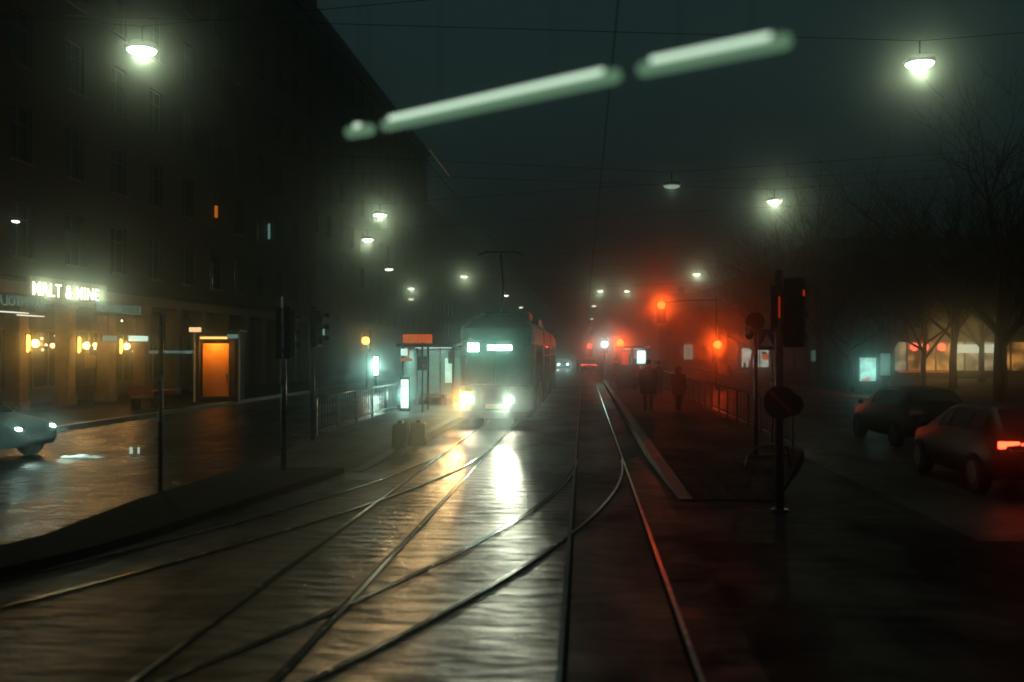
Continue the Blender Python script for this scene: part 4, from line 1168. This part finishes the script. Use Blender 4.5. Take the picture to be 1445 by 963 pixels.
cr3 = make_car('barely visible dark parked car ahead of the one with red tail lamps', 'carpaint')
cr3.location = (8.6, 27.2, 0); cr3.rotation_euler = (0, 0, R(3))
cr4 = make_car('far car with red tail lamps by the tracks in the fog', 'carpaint', tails=True)
p = G(826, 526); cr4.location = (p.x + 0.4, p.y, 0)
cr5 = make_car('far oncoming car with foggy white headlamps behind the tram', 'carpaint', heads=True)
p = P(795, 512, 125); cr5.location = (p.x, 125, 0); cr5.rotation_euler = (0, 0, R(180))
cr6 = make_car('small dark car crouching beside the far track end', 'carpaint')
p = G(866, 536); cr6.location = (7.2, p.y + 14, 0)

# ================================================================ PEOPLE
def skin_mesh(name, verts, edges, radii, mat, parent, sub=2):
    me = bpy.data.meshes.new(name); me.from_pydata(verts, edges, [])
    o = bpy.data.objects.new(name, me); COL.objects.link(o)
    m = o.modifiers.new('skin', 'SKIN'); m.use_smooth_shade = True
    for i, r_ in enumerate(radii):
        sv = me.skin_vertices[0].data[i]
        sv.radius = (r_, r_) if not isinstance(r_, tuple) else r_
        sv.use_root = (i == 0)
    s = o.modifiers.new('sub', 'SUBSURF'); s.levels = sub; s.render_levels = sub
    ev = o.evaluated_get(bpy.context.evaluated_depsgraph_get())
    m2 = bpy.data.meshes.new_from_object(ev)
    bpy.data.objects.remove(o)
    m2.materials.clear(); m2.materials.append(MT[mat])
    for p_ in m2.polygons: p_.use_smooth = True
    o2 = bpy.data.objects.new(name, m2); COL.objects.link(o2)
    if parent is not None: o2.parent = parent
    return o2
def shell(rings, n=18):     # rings: (z, rx, ry, cx, cy)
    mb = MB(); vs, fs = [], []
    for (z, rx, ry, cx, cy) in rings:
        for k_ in range(n):
            a = 2 * PI * k_ / n
            w = 1 + 0.03 * math.sin(3 * a + z * 9)
            vs.append((cx + rx * w * math.cos(a), cy + ry * w * math.sin(a), z))
    for i in range(len(rings) - 1):
        for k_ in range(n): fs.append((i * n + k_, i * n + (k_ + 1) % n, (i + 1) * n + (k_ + 1) % n, (i + 1) * n + k_))
    fs.append(tuple(range(n))); fs.append(tuple((len(rings) - 1) * n + k_ for k_ in range(n)))
    return mb.add(vs, fs)
def person(loc, rz, H, label, coat='coat', hood=False, stride=0.16, bulk=1.0, bag=False):
    t = T('person', label, 'person', loc, rz, 'people on the platform')
    s = H / 1.78
    V = lambda x, y, z: (x * s, y * s, z * s)
    vs = [V(0, 0, 0.95), V(0, 0, 1.12), V(0, -0.01, 1.32), V(0, 0.0, 1.47), V(0, -0.02, 1.56), V(0, -0.03, 1.66), V(0, -0.02, 1.75),
          V(0.10, 0, 0.90), V(0.11, -stride * 0.5, 0.50), V(0.11, -stride + 0.06, 0.09), V(0.12, -stride - 0.12, 0.035),
          V(-0.10, 0, 0.90), V(-0.11, stride * 0.35, 0.50), V(-0.11, stride + 0.06, 0.09), V(-0.12, stride - 0.10, 0.035),
          V(0.19, 0, 1.43), V(0.25, 0.03, 1.16), V(0.25, -0.05, 0.93), V(0.25, -0.08, 0.84), V(0.24, -0.11, 0.76),
          V(-0.19, 0, 1.43), V(-0.25, 0.04, 1.16), V(-0.24, -0.04, 0.93), V(-0.24, -0.07, 0.84), V(-0.23, -0.10, 0.76)]
    ed = [(0, 1), (1, 2), (2, 3), (3, 4), (4, 5), (5, 6), (0, 7), (7, 8), (8, 9), (9, 10), (0, 11), (11, 12), (12, 13), (13, 14), (3, 15), (15, 16), (16, 17), (17, 18), (18, 19), (3, 20), (20, 21), (21, 22), (22, 23), (23, 24)]
    rd = [0.13, 0.125, 0.145, 0.10, 0.055, 0.095, 0.075, 0.088, 0.06, 0.045, 0.04, 0.088, 0.06, 0.045, 0.04, 0.065, 0.05, 0.038, 0.034, 0.022, 0.065, 0.05, 0.038, 0.034, 0.022]
    # face: nose, chin, fingers
    vs += [V(0, -0.145, 1.655), V(0, -0.10, 1.59)]; ed += [(5, 25), (5, 26)]; rd += [0.014, 0.02]
    for hand, sx in ((18, 1), (23, -1)):
        for f_ in range(4):
            i = len(vs); bx_, by_ = sx * 0.245, -0.075 - 0.02 * f_ + 0.02
            vs += [V(bx_, by_ - 0.02, 0.76 + 0.004 * f_), V(bx_ - sx * 0.015, by_ - 0.03, 0.705 + 0.006 * f_)]
            ed += [(hand, i), (i, i + 1)]; rd += [0.010, 0.008]
        i = len(vs); vs += [V(sx * 0.215, -0.12, 0.80)]; ed += [(hand, i)]; rd += [0.010]
    skin_mesh('body', vs, ed, [r_ * s for r_ in rd], 'skin', t, 1)
    b = bulk * s
    shell([(0.62 * s, 0.235 * b, 0.17 * b, 0, 0.0), (0.80 * s, 0.225 * b, 0.165 * b, 0, 0), (1.0 * s, 0.205 * b, 0.15 * b, 0, 0), (1.2 * s, 0.215 * b, 0.16 * b, 0, 0), (1.36 * s, 0.225 * b, 0.155 * b, 0, 0), (1.45 * s, 0.19 * b, 0.12 * b, 0, 0), (1.51 * s, 0.09 * b, 0.085 * b, 0, 0), (1.545 * s, 0.075 * b, 0.08 * b, 0, -0.01)]).build('coat', coat, t, True)
    for sx in (1, -1):
        MB().tube([V(sx * 0.19, 0, 1.43), V(sx * 0.255, 0.03, 1.16), V(sx * 0.25, -0.05, 0.92), V(sx * 0.25, -0.07, 0.86)], [0.085 * b, 0.072 * b, 0.058 * b, 0.055 * b], 10).build('sleeve', coat, t, True)
        dy = -1 if sx == 1 else 0.9
        MB().tube([V(sx * 0.10, 0, 0.88), V(sx * 0.11, dy * stride * 0.45, 0.50), V(sx * 0.11, dy * stride + 0.06, 0.07)], [0.105 * s, 0.078 * s, 0.062 * s], 10).build('trouser_leg', 'trousers', t, True)
        MB().ball(V(sx * 0.115, dy * stride - 0.02, 0.045), 0.05 * s, 0.14 * s, 0.05 * s, 10, 6).build('shoe', 'dark', t, True)
    if hood:
        shell([(1.44 * s, 0.15 * s, 0.13 * s, 0, 0.01), (1.54 * s, 0.13 * s, 0.13 * s, 0, 0.02), (1.66 * s, 0.135 * s, 0.14 * s, 0, 0.025), (1.76 * s, 0.11 * s, 0.12 * s, 0, 0.02), (1.82 * s, 0.04 * s, 0.05 * s, 0, 0.02)]).build('hood', coat, t, True)
    else:
        MB().ball(V(0, 0.015, 1.70), 0.104 * s, 0.112 * s, 0.10 * s, 12, 8).build('hair', 'hair', t, True)
    if bag:
        o = MB().box(-0.16 * s, 0.16 * s, 0.16 * s, 0.32 * s, 1.0 * s, 1.45 * s).build('backpack', 'dark', t, bevel=0.04)
    return t
def walker(px, pyf, pyt, rz, label, z=0.2, **k):
    f = G(px, pyf, z); top = P(px, pyt, f.y)
    person((f.x, f.y, z), rz, top.z - z, label, **k)
walker(915, 581, 508, R(170), 'tall person in a long dark coat walking on the platform', bulk=1.25, bag=True)
walker(958, 580, 517, R(150), 'hooded person in a dark jacket beside the platform railing', hood=True, bulk=1.2)
walker(876, 546, 505, R(10), 'slim person standing far along the platform edge', stride=0.03)
walker(896, 549, 507, R(-40), 'broad figure waiting in front of the far shelter', bulk=1.3, coat='coat_b', stride=0.04)
walker(868, 541, 506, R(60), 'small distant person at the very edge of the platform', stride=0.05)
walker(929, 556, 510, R(200), 'thin person between the tall walker and the hooded one', stride=0.1)
walker(815, 531, 508, R(80), 'distant lone person crossing the tracks', z=0.0, stride=0.2)

# ================================================================ TREES (bare winter crowns)
def make_tree(seed, H, spread, label, trunk_r=0.19, twigs=8):
    rnd = random.Random(seed)
    t = T('bare_tree', label, 'tree', (0, 0, 0), 0, 'bare trees on the plaza')
    tr, lm, tw = MB(), MB(), MB()
    th = H * 0.22
    base = [(0, 0, -0.05), (0.02, 0.01, 0.25), (rnd.uniform(-.08, .08), rnd.uniform(-.08, .08), th * 0.5), (rnd.uniform(-.12, .12), rnd.uniform(-.12, .12), th)]
    tr.tube(base, [trunk_r * 1.4, trunk_r, trunk_r * 0.88, trunk_r * 0.72], 10)
    def grow(p, d, L, r_, lev):
        pts, rs = [p], [r_]
        q = p; dd = d.normalized(); n = 4
        for i in range(n):
            dd = (dd + Vector((rnd.uniform(-.22, .22), rnd.uniform(-.22, .22), rnd.uniform(-.08, .16)))).normalized()
            q = q + dd * (L / n); pts.append(q); rs.append(r_ * (1 - 0.6 * (i + 1) / n))
        (lm if lev < 2 else tw).tube(pts, rs, 6 if lev < 2 else 3, False)
        if lev < 4:
            kids = [5, 6, 6, twigs][lev]
            for k_ in range(kids):
                j = rnd.randint(1, n) if k_ else n
                f_ = pts[j]
                a = Vector((rnd.uniform(-1, 1), rnd.uniform(-1, 1), rnd.uniform(-.35, .9)))
                nd = (dd * 0.75 + a * 0.85 * spread)
                grow(f_, nd, L * rnd.uniform(0.5, 0.72), max(rs[j] * 0.7, 0.006), lev + 1)
    top = Vector(base[-1])
    for k_ in range(5):
        a = 2 * PI * k_ / 5 + rnd.uniform(-.4, .4)
        grow(top - Vector((0, 0, 0.2 * k_)), Vector((math.cos(a) * spread, math.sin(a) * spread, rnd.uniform(.5, 1.2))), H * 0.34, trunk_r * 0.5, 1)
    grow(top, Vector((0, 0, 1)), H * 0.36, trunk_r * 0.55, 1)
    tr.build('trunk', 'bark', t, True)
    c = lm.build('crown', 'bark', t, True)
    c2 = tw.build('twigs', 'twig', c)
    return t
T1 = make_tree(11, 15.0, 0.9, 'thick trunked bare tree against the cafe windows', 0.24)
p = G(1345, 552); T1.location = (p.x, p.y, 0.13)
T2 = make_tree(23, 12.0, 1.0, 'slender forked bare tree against the orange cafe window', 0.15)
p = G(1302, 556); T2.location = (p.x, p.y, 0.13)
spots = [(1416, 553, 'thick bare tree at the cream end of the cafe', T1, 1.0, 40), (1200, 556, 'leaning bare tree between the lit poster and the dim shop', T2, 1.0, 200),
         (1156, 547, 'bare tree behind the tall signal pole, before the dim shop', T1, 1.0, 120), (1255, 541, 'bare tree behind the dim poster stand', T2, 1.15, 75),
         (1385, 541, 'bare tree standing deep behind the two thick trunks', T1, 0.95, 290), (1120, 534, 'distant bare tree at the edge of the dark crown line', T2, 1.0, 310),
         (1095, 536, 'tall bare tree rising straight behind the black signal head', T1, 0.95, 15), (1062, 533, 'bare tree behind the thin round sign post', T2, 0.95, 95), (1140, 533, 'broad bare tree deep behind the signal poles', T1, 1.05, 250), (1180, 531, 'bare tree standing far behind the dim shop row', T1, 1.05, 170), (1230, 530, 'tall bare tree rising behind the two poster stands', T1, 1.1, 330), (1410, 575, 'tall bare tree towering under the large plaza lamp', T1, 1.0, 60)]
for (px, py, lab, s_, sc, rz) in spots:
    p = G(px, py)
    o = again(s_, lab, (p.x, p.y, 0.13), R(rz)); o.scale = (sc, sc, sc)

# ================================================================ HAZE + WORLD
m, nt, out = new_mat('night mist')
pv = nt.nodes.new('ShaderNodeVolumePrincipled')
pv.inputs['Color'].default_value = (0.76, 1.0, 1.0, 1)
pv.inputs['Density'].default_value = 0.0088
pv.inputs['Anisotropy'].default_value = 0.975
nt.links.new(pv.outputs['Volume'], out.inputs['Volume'])
hz = MB().box(-160, 160, -30, 650, -1.0, 40).build('haze', m)
tag(hz, None, None, None, 'stuff')

w = bpy.data.worlds.new('World'); scene.world = w
w.use_nodes = True
nt = w.node_tree
for n in list(nt.nodes): nt.nodes.remove(n)
out = nt.nodes.new('ShaderNodeOutputWorld'); bg = nt.nodes.new('ShaderNodeBackground')
sky = nt.nodes.new('ShaderNodeTexSky'); sky.sky_type = 'NISHITA'; sky.sun_disc = False
sky.sun_elevation = R(-6); sky.sun_rotation = R(140)
mix = nt.nodes.new('ShaderNodeMix'); mix.data_type = 'RGBA'; mix.inputs['Factor'].default_value = 0.97
nt.links.new(sky.outputs['Color'], mix.inputs['A'])
mix.inputs['B'].default_value = (0.17, 0.33, 0.32, 1)
nt.links.new(mix.outputs['Result'], bg.inputs['Color'])
bg.inputs['Strength'].default_value = 0.088
nt.links.new(bg.outputs['Background'], out.inputs['Surface'])

# ================================================================ RENDER SETTINGS
vs_ = scene.view_settings
vs_.view_transform = 'Standard'; vs_.look = 'None'; vs_.exposure = 0.0; vs_.gamma = 1.0
vs_.use_curve_mapping = False
cy = scene.cycles
cy.max_bounces = 5; cy.diffuse_bounces = 1; cy.glossy_bounces = 2; cy.transmission_bounces = 3; cy.volume_bounces = 0; cy.transparent_max_bounces = 8
cy.use_denoising = True
cy.denoising_prefilter = 'ACCURATE'; cy.denoising_input_passes = 'RGB_ALBEDO_NORMAL'
cy.use_adaptive_sampling = False
cy.sample_clamp_direct = 0.0
cy.filter_width = 1.6; cy.sample_clamp_indirect = 1.0
cy.use_light_tree = True
cy.caustics_reflective = False; cy.caustics_refractive = False
